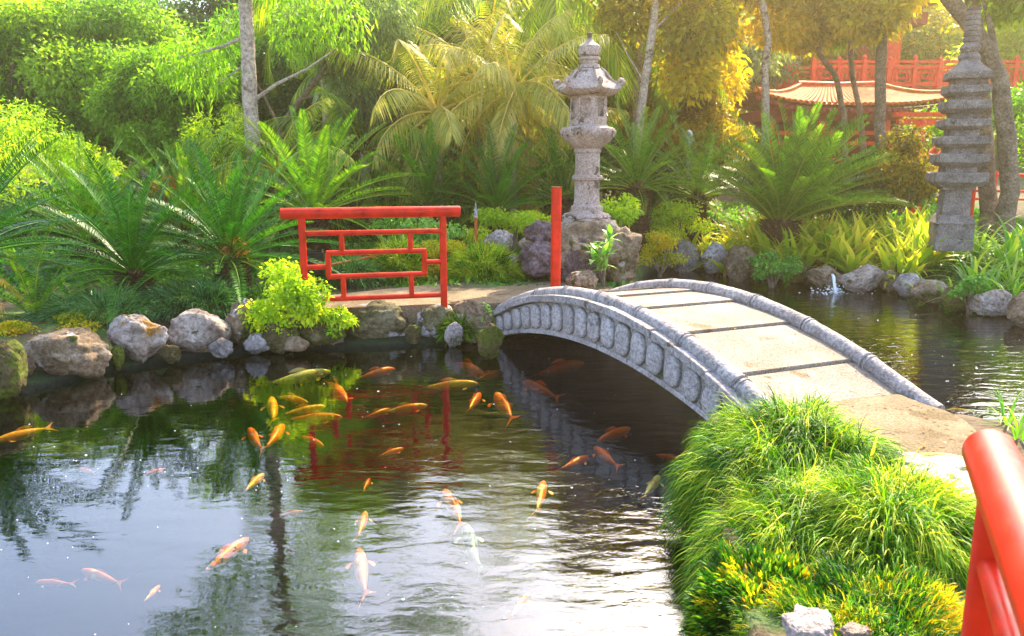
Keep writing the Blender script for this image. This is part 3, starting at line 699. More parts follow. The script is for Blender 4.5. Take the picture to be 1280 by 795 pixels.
for i in range(6):
    for j in range(7):
        cx, cy = -.55+i*.23+rnd.uniform(-.03, .03)+(j % 2)*.1, -.22+j*.11+rnd.uniform(-.02, .02); mb = MB(); n = rnd.choice((5, 6, 7)); pts = []
        for k in range(n):
            a = 2*math.pi*k/n+rnd.uniform(-.2, .2); pts.append((cx+.125*math.cos(a)*rnd.uniform(.8, 1.05), cy+.085*math.sin(a)*rnd.uniform(.8, 1.05)))
        z = .012+rnd.uniform(0, .02); vs = [(x, y, z) for x, y in pts]+[(x, y, -.06) for x, y in pts]
        mb.add(vs, [tuple(range(n)), tuple(range(2*n-1, n-1, -1))]+[(q+n, (q+1) % n+n, (q+1) % n, q) for q in range(n)]); bevel(mb.build("stone", M['flag'], fl, smooth=False), .008)
rock_px(1150, 1214, 533, 556, 'rock_grey', "flat grey stone beside the end of the right kerb", 131, D=4.75, depth=.5, rough=.12)

# ------------------------------------------------------------------ red fences
def fence(root, A, B, zg, posts=(0, 1), oh=(.2, .18), hgt=1.0, lattice=True, hid=None):
    """A, B ground points of end posts, relative to root; returns nothing, adds parts"""
    A, B = Vector(A), Vector(B); e = (B-A); L_ = e.length; e.normalize()
    def at(t, z): v = A+e*(t*L_); return Vector((v.x, v.y, v.z+z))
    def tb(name, pts, r, n=16): m_ = MB(); m_.tube(pts, r, n); return m_.build(name, M['red'], root)
    o = tb("top_rail", [at(-oh[0]/L_, hgt), at(1+oh[1]/L_, hgt)], .056, 28); bevel(o, .006)
    for t in posts: tb("post", [at(t, -.12), at(t, hgt-.04)], .036)
    rp = .026
    tb("rail", [at(0, hgt-.20), at(1, hgt-.20)], rp); tb("rail", [at(0, .13), at(1, .13)], rp)
    a, b = .17, .86; zt, zb = hgt-.40, .36
    tb("rail", [at(a-.012, zt), at(b+.012, zt)], rp); tb("rail", [at(a-.012, zb), at(b+.012, zb)], rp)
    tb("upright", [at(a, zb), at(a, zt)], rp+.001); tb("upright", [at(b, zb), at(b, zt)], rp+.001)
    tb("rail", [at(0, (zb+zt)/2-.02), at(a, (zb+zt)/2-.02)], rp); tb("rail", [at(b, (zb+zt)/2), at(1, (zb+zt)/2)], rp)
    for t in (.27, .76):
        tb("upright", [at(t, zt), at(t, hgt-.20)], rp+.001); tb("upright", [at(t, .13), at(t, zb)], rp+.001)
fa = G(379, 380, .44); fb = G(554, 379, .44)
fa = Vector((-2.09, 7.98, .38)); fb = Vector((fb.x, 8.3, .38))
f1 = thing("red_fence", "red tubular fence panel with rectangular fretwork behind the pond boulders", "fence", fa)
fence(f1, (0, 0, 0), fb-fa, 0)
# foreground railing
ra = Vector((1.10, 1.75, .29)); rdir = Vector((-.40, -.92, 0)).normalized()
f2 = thing("red_railing", "large blurred red railing end cut off by the right edge of the photo", "railing", ra+rdir*.16+Vector((0, 0, .0)))
fence(f2, (0, 0, 0), rdir*1.5, 0, oh=(.16, .2), hgt=.95)
# lone red post at far end of the bridge
rp_ = G(692, 357, .46); mb = MB(); mb.tube([(0, 0, -.05), (0, 0, 1.16)], .056, 24); 
po = thing("red_post", "single red post standing on the path behind the bridge, in front of the lantern", "post", (rp_.x, 8.85, .44))
mb.build("post_tube", M['red'], po); mb = MB(); mb.tube([(0, 0, 1.16), (0, 0, 1.172)], .060, 24); mb.build("post_cap", M['maroon'], po)

# ------------------------------------------------------------------ foliage generators
def leaf_quads(base, d, side, L, W, rnd, bend=None):
    """arrays: diamond leaf of 2 triangles bent at the middle. returns V,F(3),rnd"""
    n = len(base); L = np.asarray(L).reshape(-1, 1)*np.ones((n, 1)); W = np.asarray(W).reshape(-1, 1)*np.ones((n, 1))
    mid = base+d*L*.45; tip = base+d*L
    if bend is not None: tip = tip+bend*L; mid = mid+bend*L*.2
    V = np.stack([base, mid+side*W/2, mid-side*W/2, tip], 1).reshape(-1, 3)
    i = np.arange(n)*4; F = np.concatenate([np.stack([i, i+2, i+1], 1), np.stack([i+1, i+2, i+3], 1)])
    return V, F, np.repeat(rnd, 4)
def unit(a): return a/np.maximum(np.linalg.norm(a, axis=-1, keepdims=True), 1e-9)
def frond_mesh(name, seed, L=1.2, elev=60, curve=50, nl=48, ll=.17, w=.014, ang=(75, 35), up=.3, hang=0.0, twist=0, tone=.5, rad=.010, start=.14):
    rs = np.random.RandomState(seed); T = np.linspace(0, 1, 26)
    a = R(elev)-R(curve)*T**1.25; ds = L/25
    px = np.concatenate([[0], np.cumsum(np.cos(a[:-1])*ds)]); pz = np.concatenate([[0], np.cumsum(np.sin(a[:-1])*ds)])
    py = .04*L*np.sin(T*2+seed)*rs.uniform(-1, 1)
    t = np.concatenate([np.linspace(start, .985, nl)]*2); sg = np.repeat([1., -1.], nl); t = t+rs.uniform(-.004, .004, len(t))
    B = np.stack([np.interp(t, T, px), np.interp(t, T, py), np.interp(t, T, pz)], 1); aa = np.interp(t, T, a)
    tan = np.stack([np.cos(aa), 0*aa, np.sin(aa)], 1); nor = np.stack([-np.sin(aa), 0*aa, np.cos(aa)], 1); sd_ = np.stack([0*aa, sg, 0*aa], 1)
    th = np.radians(np.interp(t, [start, 1], ang)+rs.uniform(-5, 5, len(t)))[:, None]
    d = unit(tan*np.cos(th)+sd_*np.sin(th)+nor*(up+rs.uniform(-.06, .06, (len(t), 1)))+np.array([0, 0, -1])*hang*.6)
    prof = np.sin(np.clip((t-start+.05)/(1-start+.05), 0, 1)*math.pi*.93+.12)**.55
    Ln = ll*prof*rs.uniform(.88, 1.1, len(t))
    side = unit(np.cross(d, nor)); bend = np.array([[0, 0, -1.]])*(hang+.12)+rs.uniform(-.05, .05, (len(t), 3))
    V, F, rn = leaf_quads(B, d, side, Ln, w, np.clip(tone+rs.uniform(-.25, .25, len(t))+.15*(t-.5), 0, 1), bend)
    mb = MB(); k = 9; ii = np.linspace(0, 25, k).astype(int)
    mb.tube([(px[i], py[i], pz[i]-.002) for i in ii], [rad*(1.3-1.15*i/25) for i in ii], 4, cap=False)
    tri = []
    for f in mb.f: tri += [(f[0], f[1], f[2]), (f[0], f[2], f[3])]
    F2 = np.array(tri)+len(V); V2 = np.array(mb.v)
    return mesh_np(name, np.concatenate([V, V2]), np.concatenate([F, F2]), np.concatenate([rn, np.full(len(V2), min(1, tone+.35))]))
def frond_set(kind, mat, elevs, seeds=2, **k):
    out = []
    for e in elevs:
        row = []
        for s in range(seeds):
            kk = dict(k); cv = kk.pop('curve', 50)
            me = frond_mesh(kind+"_frond", int(e*7+s*13+len(kind)*17+900), elev=e, curve=cv*(1.0-.25*s)*(.6+.4*(1-max(0, e)/95)), **kk)
            me.materials.append(M[mat]); row.append(me)
        out.append((e, row))
    return out
FS = {}
cy = dict(L=1.3, curve=50, nl=56, ll=.135, w=.013, up=.45, hang=.0)
FS['cycad'] = frond_set('cycad', 'cycad', [85, 68, 50, 32, 14, -6], 2, tone=.42, **cy)
FS['cycad_warm'] = frond_set('cycad_warm', 'cycad_warm', [85, 68, 50, 32, 14, -6], 2, tone=.45, **cy)
pc = dict(L=2.3, curve=95, nl=52, ll=.52, w=.026, ang=(70, 30), up=.05, hang=.55, rad=.022, start=.2)
FS['palm'] = frond_set('palm', 'palm', [80, 60, 40, 20, 0, -25], 2, tone=.45, **pc)
FS['palm_pale'] = frond_set('palm_pale', 'palm_pale', [80, 60, 40, 20, 0, -25], 2, tone=.5, **pc)
FS['dead'] = frond_set('dead', 'dead', [-30, -55, -75], 2, tone=.5, L=1.0, curve=40, nl=30, ll=.14, w=.012, up=.1, hang=.3)
def scaly_trunk(root, r, hgt, base=0.0):
    mb = MB(); mb.lathe([(r*1.05, base-.1), (r*1.0, base+hgt*.3), (r*1.08, base+hgt*.7), (r*.9, base+hgt), (r*.3, base+hgt*1.12)], 18, mod=lambda a, t: 1+.06*math.sin(a*5+t*9))
    mb.build("trunk", M['cycad_trunk'], root)
    mb = MB(); rows = max(3, int(hgt/.045))
    for i in range(rows):
        for j in range(14):
            a = 2*math.pi*(j+.5*(i % 2))/14+i*.13; z = base+hgt*(i+.5)/rows; rr = r*1.0
            c = Vector((math.cos(a)*rr, math.sin(a)*rr, z)); od = Vector((math.cos(a), math.sin(a), .9)).normalized()
            sd_ = Vector((-math.sin(a), math.cos(a), 0)); wd = r*.22
            mb.add([c-sd_*wd, c+sd_*wd, c+Vector((0, 0, .03))+od*.02, c+od*.085], [(0, 1, 3), (1, 2, 3), (2, 0, 3)])
    o = mb.build("leaf_scales", M['cycad_trunk'], root, smooth=False); o["kind"] = "stuff"
def cycad(label, base, zc, size=1.0, n=42, kind='cycad', seed=0, lean=None, espan=(88, 4), tr=.16, dead=4, az=None):
    rs = random.Random(seed); root = thing("cycad", label, "cycad", base, 0, "cycads around the pond")
    hgt = zc-base[2]
    if hgt > .05: scaly_trunk(root, tr, hgt)
    else: hgt = 0
    for i in range(n):
        t_ = (i+.5)/n; e = espan[0]+(espan[1]-espan[0])*t_**.85; a = i*2.39996+rs.uniform(-.2, .2)
        if az: a = az[0]+(a % (2*math.pi)-math.pi)*az[1]
        lst = FS[kind]; k = min(range(len(lst)), key=lambda q: abs(lst[q][0]-e)); me = rs.choice(lst[k][1])
        s = size*rs.uniform(.85, 1.12)
        o = link("frond", me, None, root, (math.cos(a)*tr*.4*t_, math.sin(a)*tr*.4*t_, hgt+.03-.06*t_))
        q = Quaternion((0, 0, 1), a) @ Quaternion((0, 1, 0), R(lst[k][0]-e)) @ Quaternion((1, 0, 0), rs.uniform(-.15, .15))
        if lean: q = Quaternion(Vector((-lean[1], lean[0], 0)).normalized(), lean[2]*(1-.5*t_)) @ q
        o.rotation_mode = 'QUATERNION'; o.rotation_quaternion = q; o.scale = (s, s, s)
    for i in range(3 if dead else 0):
        lst = FS['cycad_warm'][4+i % 2][1]; a = rs.uniform(0, 6.28); o = link('old_frond', rs.choice(lst), None, root, (0, 0, hgt-.02), rot=(rs.uniform(-.2, .2), .25, a)); o.scale = (size*.9,)*3
    for i in range(dead):
        lst = FS['dead'][rs.randrange(3)][1]; a = rs.uniform(0, 6.28); o = link("dead_frond", rs.choice(lst), None, root, (0, 0, hgt-.03), rot=(0, 0, a)); o.scale = (size*.8,)*3
    return root
def palm(label, px, py, D, size=1.0, n=18, kind='palm', seed=0, espan=(80, -35), lean=0, rt=.09, group="palms behind the pond garden", az=None, rot0=0, trunk=True, base=None):
    rs = random.Random(seed); c = P(px, py, D); bx = c.x-lean; bz = zl(bx, D+.2)
    root = thing("palm_tree", label, "palm tree", (bx, D+.2, bz), 0, group)
    hgt = c.z-bz
    if hgt > .3 and trunk:
        mb = MB(); k = max(8, int(hgt/.09)); pts = []; rr = []
        for i in range(k+1):
            t_ = i/k; pts.append((lean*t_**1.4, -.2*t_, hgt*t_)); rr.append(rt*(1.15-.3*t_)*(1.06 if i % 2 else .97))
        mb.tube(pts, rr, 10); mb.build("trunk", M['bark_pale'], root)
    for i in range(n):
        t_ = (i+.5)/n; e = espan[0]+(espan[1]-espan[0])*t_; a = i*2.39996+rs.uniform(-.25, .25)+rot0
        if az: a = az[0]+((a % (2*math.pi))-math.pi)*az[1]
        lst = FS[kind]; k = min(range(len(lst)), key=lambda q: abs(lst[q][0]-e)); me = rs.choice(lst[k][1]); s = size*rs.uniform(.85, 1.15)
        o = link("frond", me, None, root, (lean, -.2, hgt)); o.rotation_mode = 'QUATERNION'
        o.rotation_quaternion = Quaternion((0, 0, 1), a) @ Quaternion((0, 1, 0), R(lst[k][0]-e)) @ Quaternion((1, 0, 0), rs.uniform(-.25, .25)); o.scale = (s, s, s)
    return root

def cloud(blobs, n, size, seed, aspect=.45, hang=.25, shell=.55, tone=0.5, clump=.0):
    """leaves spread through ellipsoid clumps; blobs: (cx,cy,cz,rx,ry,rz)"""
    rs = np.random.RandomState(seed); bl = np.array(blobs, float); vol = (bl[:, 3]*bl[:, 4]*bl[:, 5])**.67; pr = vol/vol.sum()
    k = rs.choice(len(bl), n, p=pr); u = unit(rs.normal(size=(n, 3))); r = rs.uniform(shell**3, 1, n)**(1/3.)
    c = bl[k, :3]+u*bl[k, 3:]*r[:, None]*(1+.12*rs.normal(size=(n, 1)))
    d = unit(u*.6+rs.normal(size=(n, 3))*.7+np.array([0, 0, -hang])); side = unit(np.cross(d, rs.normal(size=(n, 3))))
    bt = rs.uniform(-.22, .22, len(bl))[k]
    rn = np.clip(tone+bt+rs.uniform(-.22, .22, n), 0, 1)
    return leaf_quads(c, d, side, size*rs.uniform(.6, 1.3, n), size*aspect*rs.uniform(.7, 1.2, n), rn, np.array([[0, 0, -.25]]))
def blobs_for(r, n, seed, low=.2, br=(.22, .38)):
    rs = random.Random(seed); out = []
    for i in range(n):
        a = rs.uniform(0, 6.283); z = rs.uniform(low-1, 1) if low < 1 else 0; q = math.sqrt(max(0, 1-z*z))*rs.uniform(.55, .95)
        k = rs.uniform(*br); out.append((math.cos(a)*q*r[0], math.sin(a)*q*r[1], z*r[2]*.8, k*r[0], k*r[1], k*r[2]*(.8 if r[2] < r[0]*1.1 and r[0] < .8 else 1.0)))
    return out
def tree(label, px, py_top, py_bot, D, wpx, mat, n=26000, leaf=.11, seed=0, group="trees behind the pond garden", nb=34, trunk_r=.16, lean=0, name="tree", cat="tree", bark='bark', low=.1, hang=.25, aspect=.45, ry=None):
    """crown spans the photo rows py_top..py_bot at distance D; trunk reaches the ground"""
    top = P(px, py_top, D); bot = P(px, py_bot, D); c = (top+bot)/2; rz_ = (top.z-bot.z)/2; rx = wpx/FOC*D/2; base = (c.x-lean, D, zl(c.x-lean, D)-.05)
    root = thing(name, label, cat, base, 0, group); cl = c-Vector(base)
    bl = blobs_for((rx, ry or rx*.85, rz_), nb, seed+1, low); bl = [(b[0]+cl.x, b[1]+cl.y, b[2]+cl.z, *b[3:]) for b in bl]
    V, F_, rn = cloud(bl, n, leaf, seed, hang=hang, aspect=aspect); link("crown", mesh_np("crown", V, F_, rn), M[mat], root)
    rs = random.Random(seed); mb = MB()
    fork = Vector((cl.x*.7, cl.y, max(.3, cl.z-rz_*.55)))
    mb.tube([(0, 0, -.2), (cl.x*.2+rs.uniform(-.08, .08), rs.uniform(-.08, .08), fork.z*.35), (cl.x*.4+rs.uniform(-.1, .1), 0, fork.z*.7), fork], [trunk_r*1.3, trunk_r, trunk_r*.85, trunk_r*.7], 10)
    mb.build("trunk", M[bark], root)
    for i in range(9):
        b = Vector(bl[rs.randrange(len(bl))][:3]); mb = MB(); mid = fork.lerp(b, .5)+Vector((rs.uniform(-.1, .1), rs.uniform(-.1, .1), .15)); mb.tube([fork, mid, b], [trunk_r*.5, trunk_r*.3, .015], 6); mb.build("limb", M[bark], root)
    return root
def shrub(label, px, py_top, py_bot, D, wpx, mat, n=2600, leaf=.07, seed=0, name="shrub", cat="shrub", group=None, nb=14, aspect=.5, hang=.2, low=.3, zfix=None):
    top = P(px, py_top, D); bot = P(px, py_bot, D); rx = wpx/FOC*D/2; hz = top.z-bot.z; base = Vector((bot.x, D, bot.z if zfix is None else zfix))
    root = thing(name, label, cat, base, 0, group); rs = random.Random(seed)
    bl = blobs_for((rx, rx*.7, hz*.55), nb, seed+1, low, (.28, .46)); bl = [(b[0], b[1], b[2]+hz*.5, *b[3:]) for b in bl]
    V, F_, rn = cloud(bl, n, leaf, seed, hang=hang, aspect=aspect, shell=.3); link("foliage", mesh_np("foliage", V, F_, rn), M[mat], root)
    mb = MB()
    for i in range(7):
        b = Vector(bl[rs.randrange(len(bl))][:3]); mb.tube([(rs.uniform(-.03, .03), 0, -.1), b*.5+Vector((0, 0, .03)), b], [.014, .010, .004], 5)
    mb.build("stems", M['bark'], root); return root
def blade_field(base, d0, nrm, L, W, rnd, droop, segs=4):
    """curved grass blades; arrays (n,3)"""
    n = len(base); side = unit(np.cross(d0, nrm)); pts = []; p = base.copy(); d = d0.copy(); L = L[:, None]
    g = np.array([[0, 0, -1.]])
    pts.append(p)
    for i in range(segs):
        p = p+d*L/segs; d = unit(d+g*droop[:, None]/segs); pts.append(p)
    V = []
    for i, q in enumerate(pts[:-1]):
        wv = W[:, None]*(1.0, .95, .8, .55, .3)[i]
        V += [q+side*wv/2, q-side*wv/2]
    V.append(pts[-1]); V = np.stack(V, 1); m_ = 2*segs+1; i0 = np.arange(n)*m_; F_ = []
    for k in range(segs-1):
        a = i0+2*k; F_.append(np.stack([a, a+1, a+3], 1)); F_.append(np.stack([a, a+3, a+2], 1))
    a = i0+2*(segs-1); F_.append(np.stack([a, a+1, a+2], 1))
    return V.reshape(-1, 3), np.concatenate(F_), np.repeat(rnd, m_)

# ------------------------------------------------------------------ foreground grass mounds
def mound(name, label, c, r, n, L=(.22, .34), W=(.005, .009), seed=0, mat='grass', tone=.5, droop=2.3, patch=0, kind="stuff", cat="grass mound", clumps=None, core='tree_dark'):
    rs = np.random.RandomState(seed); r = np.array(r)
    u = unit(rs.normal(size=(n*2, 3))); u = u[u[:, 2] > -.25][:n]; n = len(u)
    lump = 1+.10*np.sin(u[:, 0]*7+seed)*np.cos(u[:, 1]*6)+.06*np.sin(u[:, 0]*15+u[:, 2]*11)
    base = np.array(c)+u*r*(lump*rs.uniform(.70, .93, n))[:, None]
    th = np.arctan2(u[:, 1], u[:, 0])
    d = unit(u*np.array([1, 1, .75])+rs.normal(size=(n, 3))*.26+np.array([0, 0, .45])+np.stack([.35*np.sin(th*5+seed), .35*np.cos(th*4+u[:, 2]*5), 0*th], 1)*.6)
    Ln = rs.uniform(L[0], L[1], n)*rs.choice([.7, 1, 1, 1.15], n); Wd = rs.uniform(W[0], W[1], n)
    cl = .18*np.sin(u[:, 0]*9+1)*np.sin(u[:, 1]*8)+.12*np.sin(u[:, 2]*13+u[:, 0]*5)
    pt = patch*np.sin(base[:, 0]*11+np.sin(base[:, 1]*7)*2)*np.sin(base[:, 1]*13+np.cos(base[:, 0]*9)*2)
    rn = np.clip(tone+cl*1.3+pt+rs.normal(size=n)*.27+.15*(u[:, 2]), 0, 1)
    V, F_, rn = blade_field(base, d, u, Ln, Wd, rn, droop*rs.uniform(.6, 1.25, n))
    o = link(name, mesh_np(name, V, F_, rn), M[mat]); tag(o, label, cat, kind=kind)
    return o
gc = P(1010, 640, 3.75)
mound("grass_mound", "large shaggy mound of fine drooping grass covering the near end of the bridge", (1.43, 3.80, .20), (.54, .62, .46), 26000, seed=2, L=(.15, .24), W=(.004, .0075), droop=3.4, tone=.40)
mound("grass_mound", "lower green grass mound overlapping the front right of the large mound", (1.58, 3.10, .28), (.46, .46, .30), 15000, seed=5, tone=.38, L=(.14, .22), W=(.004, .007), droop=3.0)
mound("grass_mound", "dark trailing grass hanging to the water below the large mound", (1.24, 3.22, .08), (.38, .52, .42), 22000, seed=8, tone=.36, L=(.15, .24), W=(.004, .007), droop=3.4)
# soil cores under the mounds so they stay dense
for c_, r_, sd_ in (((1.43, 3.80, .16), (.45, .54, .38), 201), ((1.58, 3.10, .24), (.39, .39, .25), 202), ((1.24, 3.22, .04), (.32, .48, .34), 203)):
    me = rock_mesh("soil_hummock", r_, sd_, cuts=3, rough=.1, sub=3); o = link("soil_hummock", me, M['soil'], loc=c_); o["kind"] = "structure"
# low mossy plants in the bottom foreground
mound("moss_cushion", "yellow and orange mossy ground cover below the grass mounds at the bottom of the photo", (1.28, 2.56, .10), (.62, .48, .36), 66000, L=(.025, .06), W=(.003, .006), seed=12, mat='moss_mix', tone=.27, droop=1.6, patch=.26, cat="ground cover")
me = rock_mesh("soil_hummock", (.52, .36, .27), 204, cuts=3, rough=.1, sub=3); o = link("soil_hummock", me, M['soil'], loc=(1.32, 2.60, .06)); o["kind"] = "structure"
mound("moss_cushion", "green mossy cushion at the water's edge at the bottom of the photo", (1.0, 2.80, .14), (.32, .40, .28), 26000, L=(.02, .045), W=(.007, .012), seed=14, mat='moss_mix', tone=.16, droop=.8, patch=.22, cat="ground cover")
rock_px(978, 1044, 772, 812, 'rock_grey', "grey flat rock poking out of moss at the bottom of the photo", 141, D=2.30, depth=1.1, tilt=-12, flat=.5)
rock_px(1052, 1090, 784, 800, 'rock_pale', "small pale stone in moss at the bottom right of the photo", 143, D=2.3, flat=.5)
rock_px(905, 960, 770, 860, 'rock_moss', "dark mossy rock at the waterline below the grass mound", 145, D=2.6)

# upright wide blade standing in the mound
def strap_leaf_mesh(name, seed, L=.35, W=.05, elev=70, curve=60, tone=.5, n=7, fold=.25):
    rs = random.Random(seed); mb = MB(); x = z = 0; vs = []; rn = []
    for i in range(n+1):
        t_ = i/n; a = R(elev)-R(curve)*t_**1.3
        wd = W*(math.sin(min(1, t_*1.05+.18)*math.pi*.95)**.7)/2 if i < n else .001
        nx_, nz_ = -math.sin(a), math.cos(a)
        vs += [(x+nx_*wd*fold, -wd, z+nz_*wd*fold), (x, 0, z), (x+nx_*wd*fold, wd, z+nz_*wd*fold)]
        rn += [min(1, max(0, tone+rs.uniform(-.04, .04)+.25*(t_-.4)))]*3
        x += math.cos(a)*L/n; z += math.sin(a)*L/n
    fs = []
    for i in range(n):
        for j in range(2): a = i*3+j; fs += [(a, a+1, a+4), (a, a+4, a+3)]
    return mesh_np(name, np.array(vs), np.array(fs), rn, smooth=True)
def leaf_set(mat, elevs, tones=(.4, .6, .85), **k):
    out = []
    for e in elevs:
        for q, t_ in enumerate(tones):
            me = strap_leaf_mesh("leaf", int(e)*3+q, elev=e, tone=t_, **k); me.materials.append(M[mat]); out.append((e, me))
    return out
LS = {'strap': leaf_set('strap', [85, 72, 58, 42, 25], L=.40, W=.050, curve=55), 'green': leaf_set('strap_green', [85, 72, 58, 42, 25], L=.52, W=.030, curve=85),
      'dry': leaf_set('strap_dry', [20, -20, -50], L=.26, W=.04, curve=40), 'broad': leaf_set('broad', [75, 50, 25, 5], L=.22, W=.085, curve=45)}
def clump(label, loc, n=14, kind='strap', size=1.0, seed=0, name="strap_leaf_plant", cat="plant", group=None, dry=0, r=.05):
    rs = random.Random(seed); root = thing(name, label, cat, loc, rs.uniform(0, 6), group)
    for i in range(n):
        e, me = rs.choice(LS[kind]); a = i*2.39996+rs.uniform(-.3, .3); s = size*rs.uniform(.7, 1.2)
        o = link("leaf", me, None, root, (r*math.cos(a)*rs.random(), r*math.sin(a)*rs.random(), 0), rot=(rs.uniform(-.2, .2), rs.uniform(-.15, .15), a)); o.scale = (s, s, s)
    for i in range(dry):
        e, me = rs.choice(LS['dry']); a = rs.uniform(0, 6.28); o = link("dry_leaf", me, None, root, (0, 0, .06), rot=(0, 0, a)); o.scale = (size,)*3
    return root
c_ = G(1098, 620, .66); mb_ = strap_leaf_mesh("leaf", 5, L=.24, W=.036, elev=88, curve=12, tone=.75, fold=.1); mb_.materials.append(M['strap'])
q = thing("upright_leaf", "single upright yellow-green blade sticking out of the grass mound", "leaf", (1.62, 3.42, .48), R(-60)); link("leaf", mb_, None, q)
lng = D2.meshes['leaf'] if False else strap_leaf_mesh("leaf", 6, L=.5, W=.02, elev=30, curve=70, tone=.8, fold=.1, n=9); lng.materials.append(M['strap'])
q = thing("arching_leaf", "long pale arching blades lying over the right side of the grass mound", "leaf", (1.68, 3.42, .56), R(-50))
for a in (0, .3, -.35): o = link("leaf", lng, None, q, rot=(0, 0, a))

# ------------------------------------------------------------------ right bank planting
GS = "yellow-green strap leaved plants massed on the right bank"
rs = random.Random(22)
for i, (x, y) in enumerate([(2.95, 4.55), (3.15, 4.4), (2.85, 4.3), (3.3, 4.5)]): clump(["thin grassy plant at the water's edge behind the foreground railing", "taller grassy plant right of the foreground railing's end", "low grassy plant beside the path behind the railing", "grassy plant at the right edge of the photo behind the railing"][i], (x, y, zl(x, y)), 12, 'green', .5, 700+i, name="grassy_plant")
rs = random.Random(21); cnt = 0
row = []
for i in range(84):
    px = rs.uniform(940, 1170); v = rs.random(); sh = G(px, np.interp(px, [850, 905, 985, 1090, 1140, 1200, 1280], [337, 345, 352, 361, 370, 383, 398]), 0)
    D = sh.y+.3+v*2.1; x = (px-640)/FOC*D*1.0; z = zl(x, D)
    zn = int(np.clip((px-940)//46, 0, 4)); row.append((x, D, z, zn, v > .45))
ZN = ["left of the creeping leaves, under the large bushy cycad", "above the brown boulder left of the splash", "above the wide pale boulder behind the splash", "above the upright grey boulder", "beside the stone pagoda's pedestal on its left"]
for i, (x, y, z, zn, back) in enumerate(row):
    ps = "back-row" if back else "front-row"
    clump(ps+" yellow-green strap-leaved plant "+ZN[zn], (x, y, z), 15, 'strap', rs.uniform(1.5, 2.1), 300+i, group=ps+" yellow-green plants "+ZN[zn], dry=3, r=.07)
for i in range(20):
    px = rs.uniform(835, 935); D = np.interp(px, [850, 905, 935], [13.9, 13.0, 12.6])+rs.uniform(.3, 1.4); x = (px-640)/FOC*D
    pn = "above the two grey boulders at the channel's far end" if px < 890 else "above the rusty boulder left of the creeping leaves"
    clump("yellow-green strap-leaved plant "+pn, (x, D, zl(x, D)), 13, 'strap', rs.uniform(1.3, 1.8), 400+i, group="yellow-green plants "+pn, dry=2)
for i in range(34):
    px = rs.uniform(1150, 1300); D = np.interp(px, [1150, 1200, 1280, 1300], [10.6, 9.9, 9.0, 8.9])+rs.uniform(.4, 2.8); x = (px-640)/FOC*D
    if abs(x-pb.x) < .5 and abs(D-pb.y) < .6: continue
    pn = ("hiding the front of the stone pagoda's pedestal" if D < pb.y else "behind the stone pagoda's pedestal") if x < pb.x+.35 else ("on the bank above the last boulders at the right edge" if D < 10.4 else "between the pagoda and the right edge, at the back")
    clump("grassy green long-leaved plant "+pn, (x, D, zl(x, D)), 20, 'green', rs.uniform(1.2, 1.8), 500+i, group="grassy green plants "+pn, dry=1, name="grassy_plant")
shrub("small round-leaved creeper spilling over the right bank between brown boulders", 965, 318, 352, 12.1, 62, 'broad', 1600, .05, 31, name="creeper", cat="creeper", aspect=.8)
shrub("creeping leaves around the dark mossy boulder on the right bank", 1212, 345, 384, 9.9, 40, 'broad', 800, .05, 32, name="creeper", cat="creeper", aspect=.8)
# broad leaved plant in front of the lantern plinth
bl_ = thing("broad_leaf_plant", "bright green broad-leaved plant in front of the lantern plinth", "plant", (P(755, 350, 9.55).x, 9.55, .42))
rs = random.Random(5)
for k in range(6):
    a = rs.uniform(0, 6.28); hh = rs.uniform(.25, .62); tx, ty = .18*math.cos(a), .12*math.sin(a); mb = MB(); mb.tube([(0, 0, -.02), (tx*.4, ty*.4, hh*.5), (tx, ty, hh)], [.009, .007, .004], 6); mb.build("stem", M['strap_green'] if False else M['bark'], bl_)
    for j in range(9):
        e, me = rs.choice(LS['broad']); zz_ = hh*(.45+.55*j/8); t_ = zz_/hh; a2 = j*2.4+k; o = link("leaf", me, None, bl_, (tx*t_**1.3, ty*t_**1.3, zz_), rot=(0, 0, a2)); s = rs.uniform(.65, 1.0); o.scale = (s, s, s)
# ------------------------------------------------------------------ left and middle planting
shrub("bright lime green leafy shrub spilling over the rocks left of the red fence", 362, 332, 428, 7.95, 104, 'lime', 5200, .055, 41, nb=22, aspect=.55)
shrub("low lime green foliage at the right foot of the lime shrub", 415, 385, 420, 8.0, 60, 'lime', 1500, .045, 42, name="ground_cover_plant", cat="ground cover")
shrub("yellow flowering ground cover above the wide low boulder", 105, 392, 430, 7.7, 110, 'moss', 2600, .04, 43, name="ground_cover_plant", cat="ground cover")
shrub("yellow ground cover at the left edge above the mossy boulder", 20, 402, 440, 7.3, 60, 'moss', 1400, .04, 44, name="ground_cover_plant", cat="ground cover")
shrub("yellow mossy plant drooping over the left side boulder at the waterline", 8, 455, 492, 6.6, 40, 'moss', 900, .035, 45, name="ground_cover_plant", cat="ground cover")
shrub("yellow-orange shrub on the slope behind the fence's right post", 560, 300, 348, 10.4, 95, 'moss', 4200, .045, 46)
shrub("bright yellow shrub right of the lantern plinth beside the channel", 826, 290, 338, 11.6, 60, 'moss', 2200, .045, 47)
shrub("yellow-green leafy plant right behind the lantern base", 775, 243, 285, 11.6, 55, 'lime', 900, .09, 48, aspect=.4)
shrub("lime green low shrub between cycads and channel right of the lantern", 845, 255, 300, 13.9, 90, 'lime', 3200, .05, 49)
shrub("low green leafy plants on the slope behind the pale rounded rock", 640, 262, 312, 12.0, 110, 'lime', 3600, .06, 50)
shrub("small green plants between the two left cycad trunks", 225, 325, 372, 9.6, 80, 'broad', 1500, .07, 51)
shrub("green ferny shrub below the middle cycads left of the orange stake", 520, 262, 322, 11.2, 110, 'broad', 3000, .06, 52)
shrub("small bright leaves hanging beside the far bridge abutment", 606, 385, 430, 8.3, 32, 'broad', 420, .045, 53, name="creeper", cat="creeper")
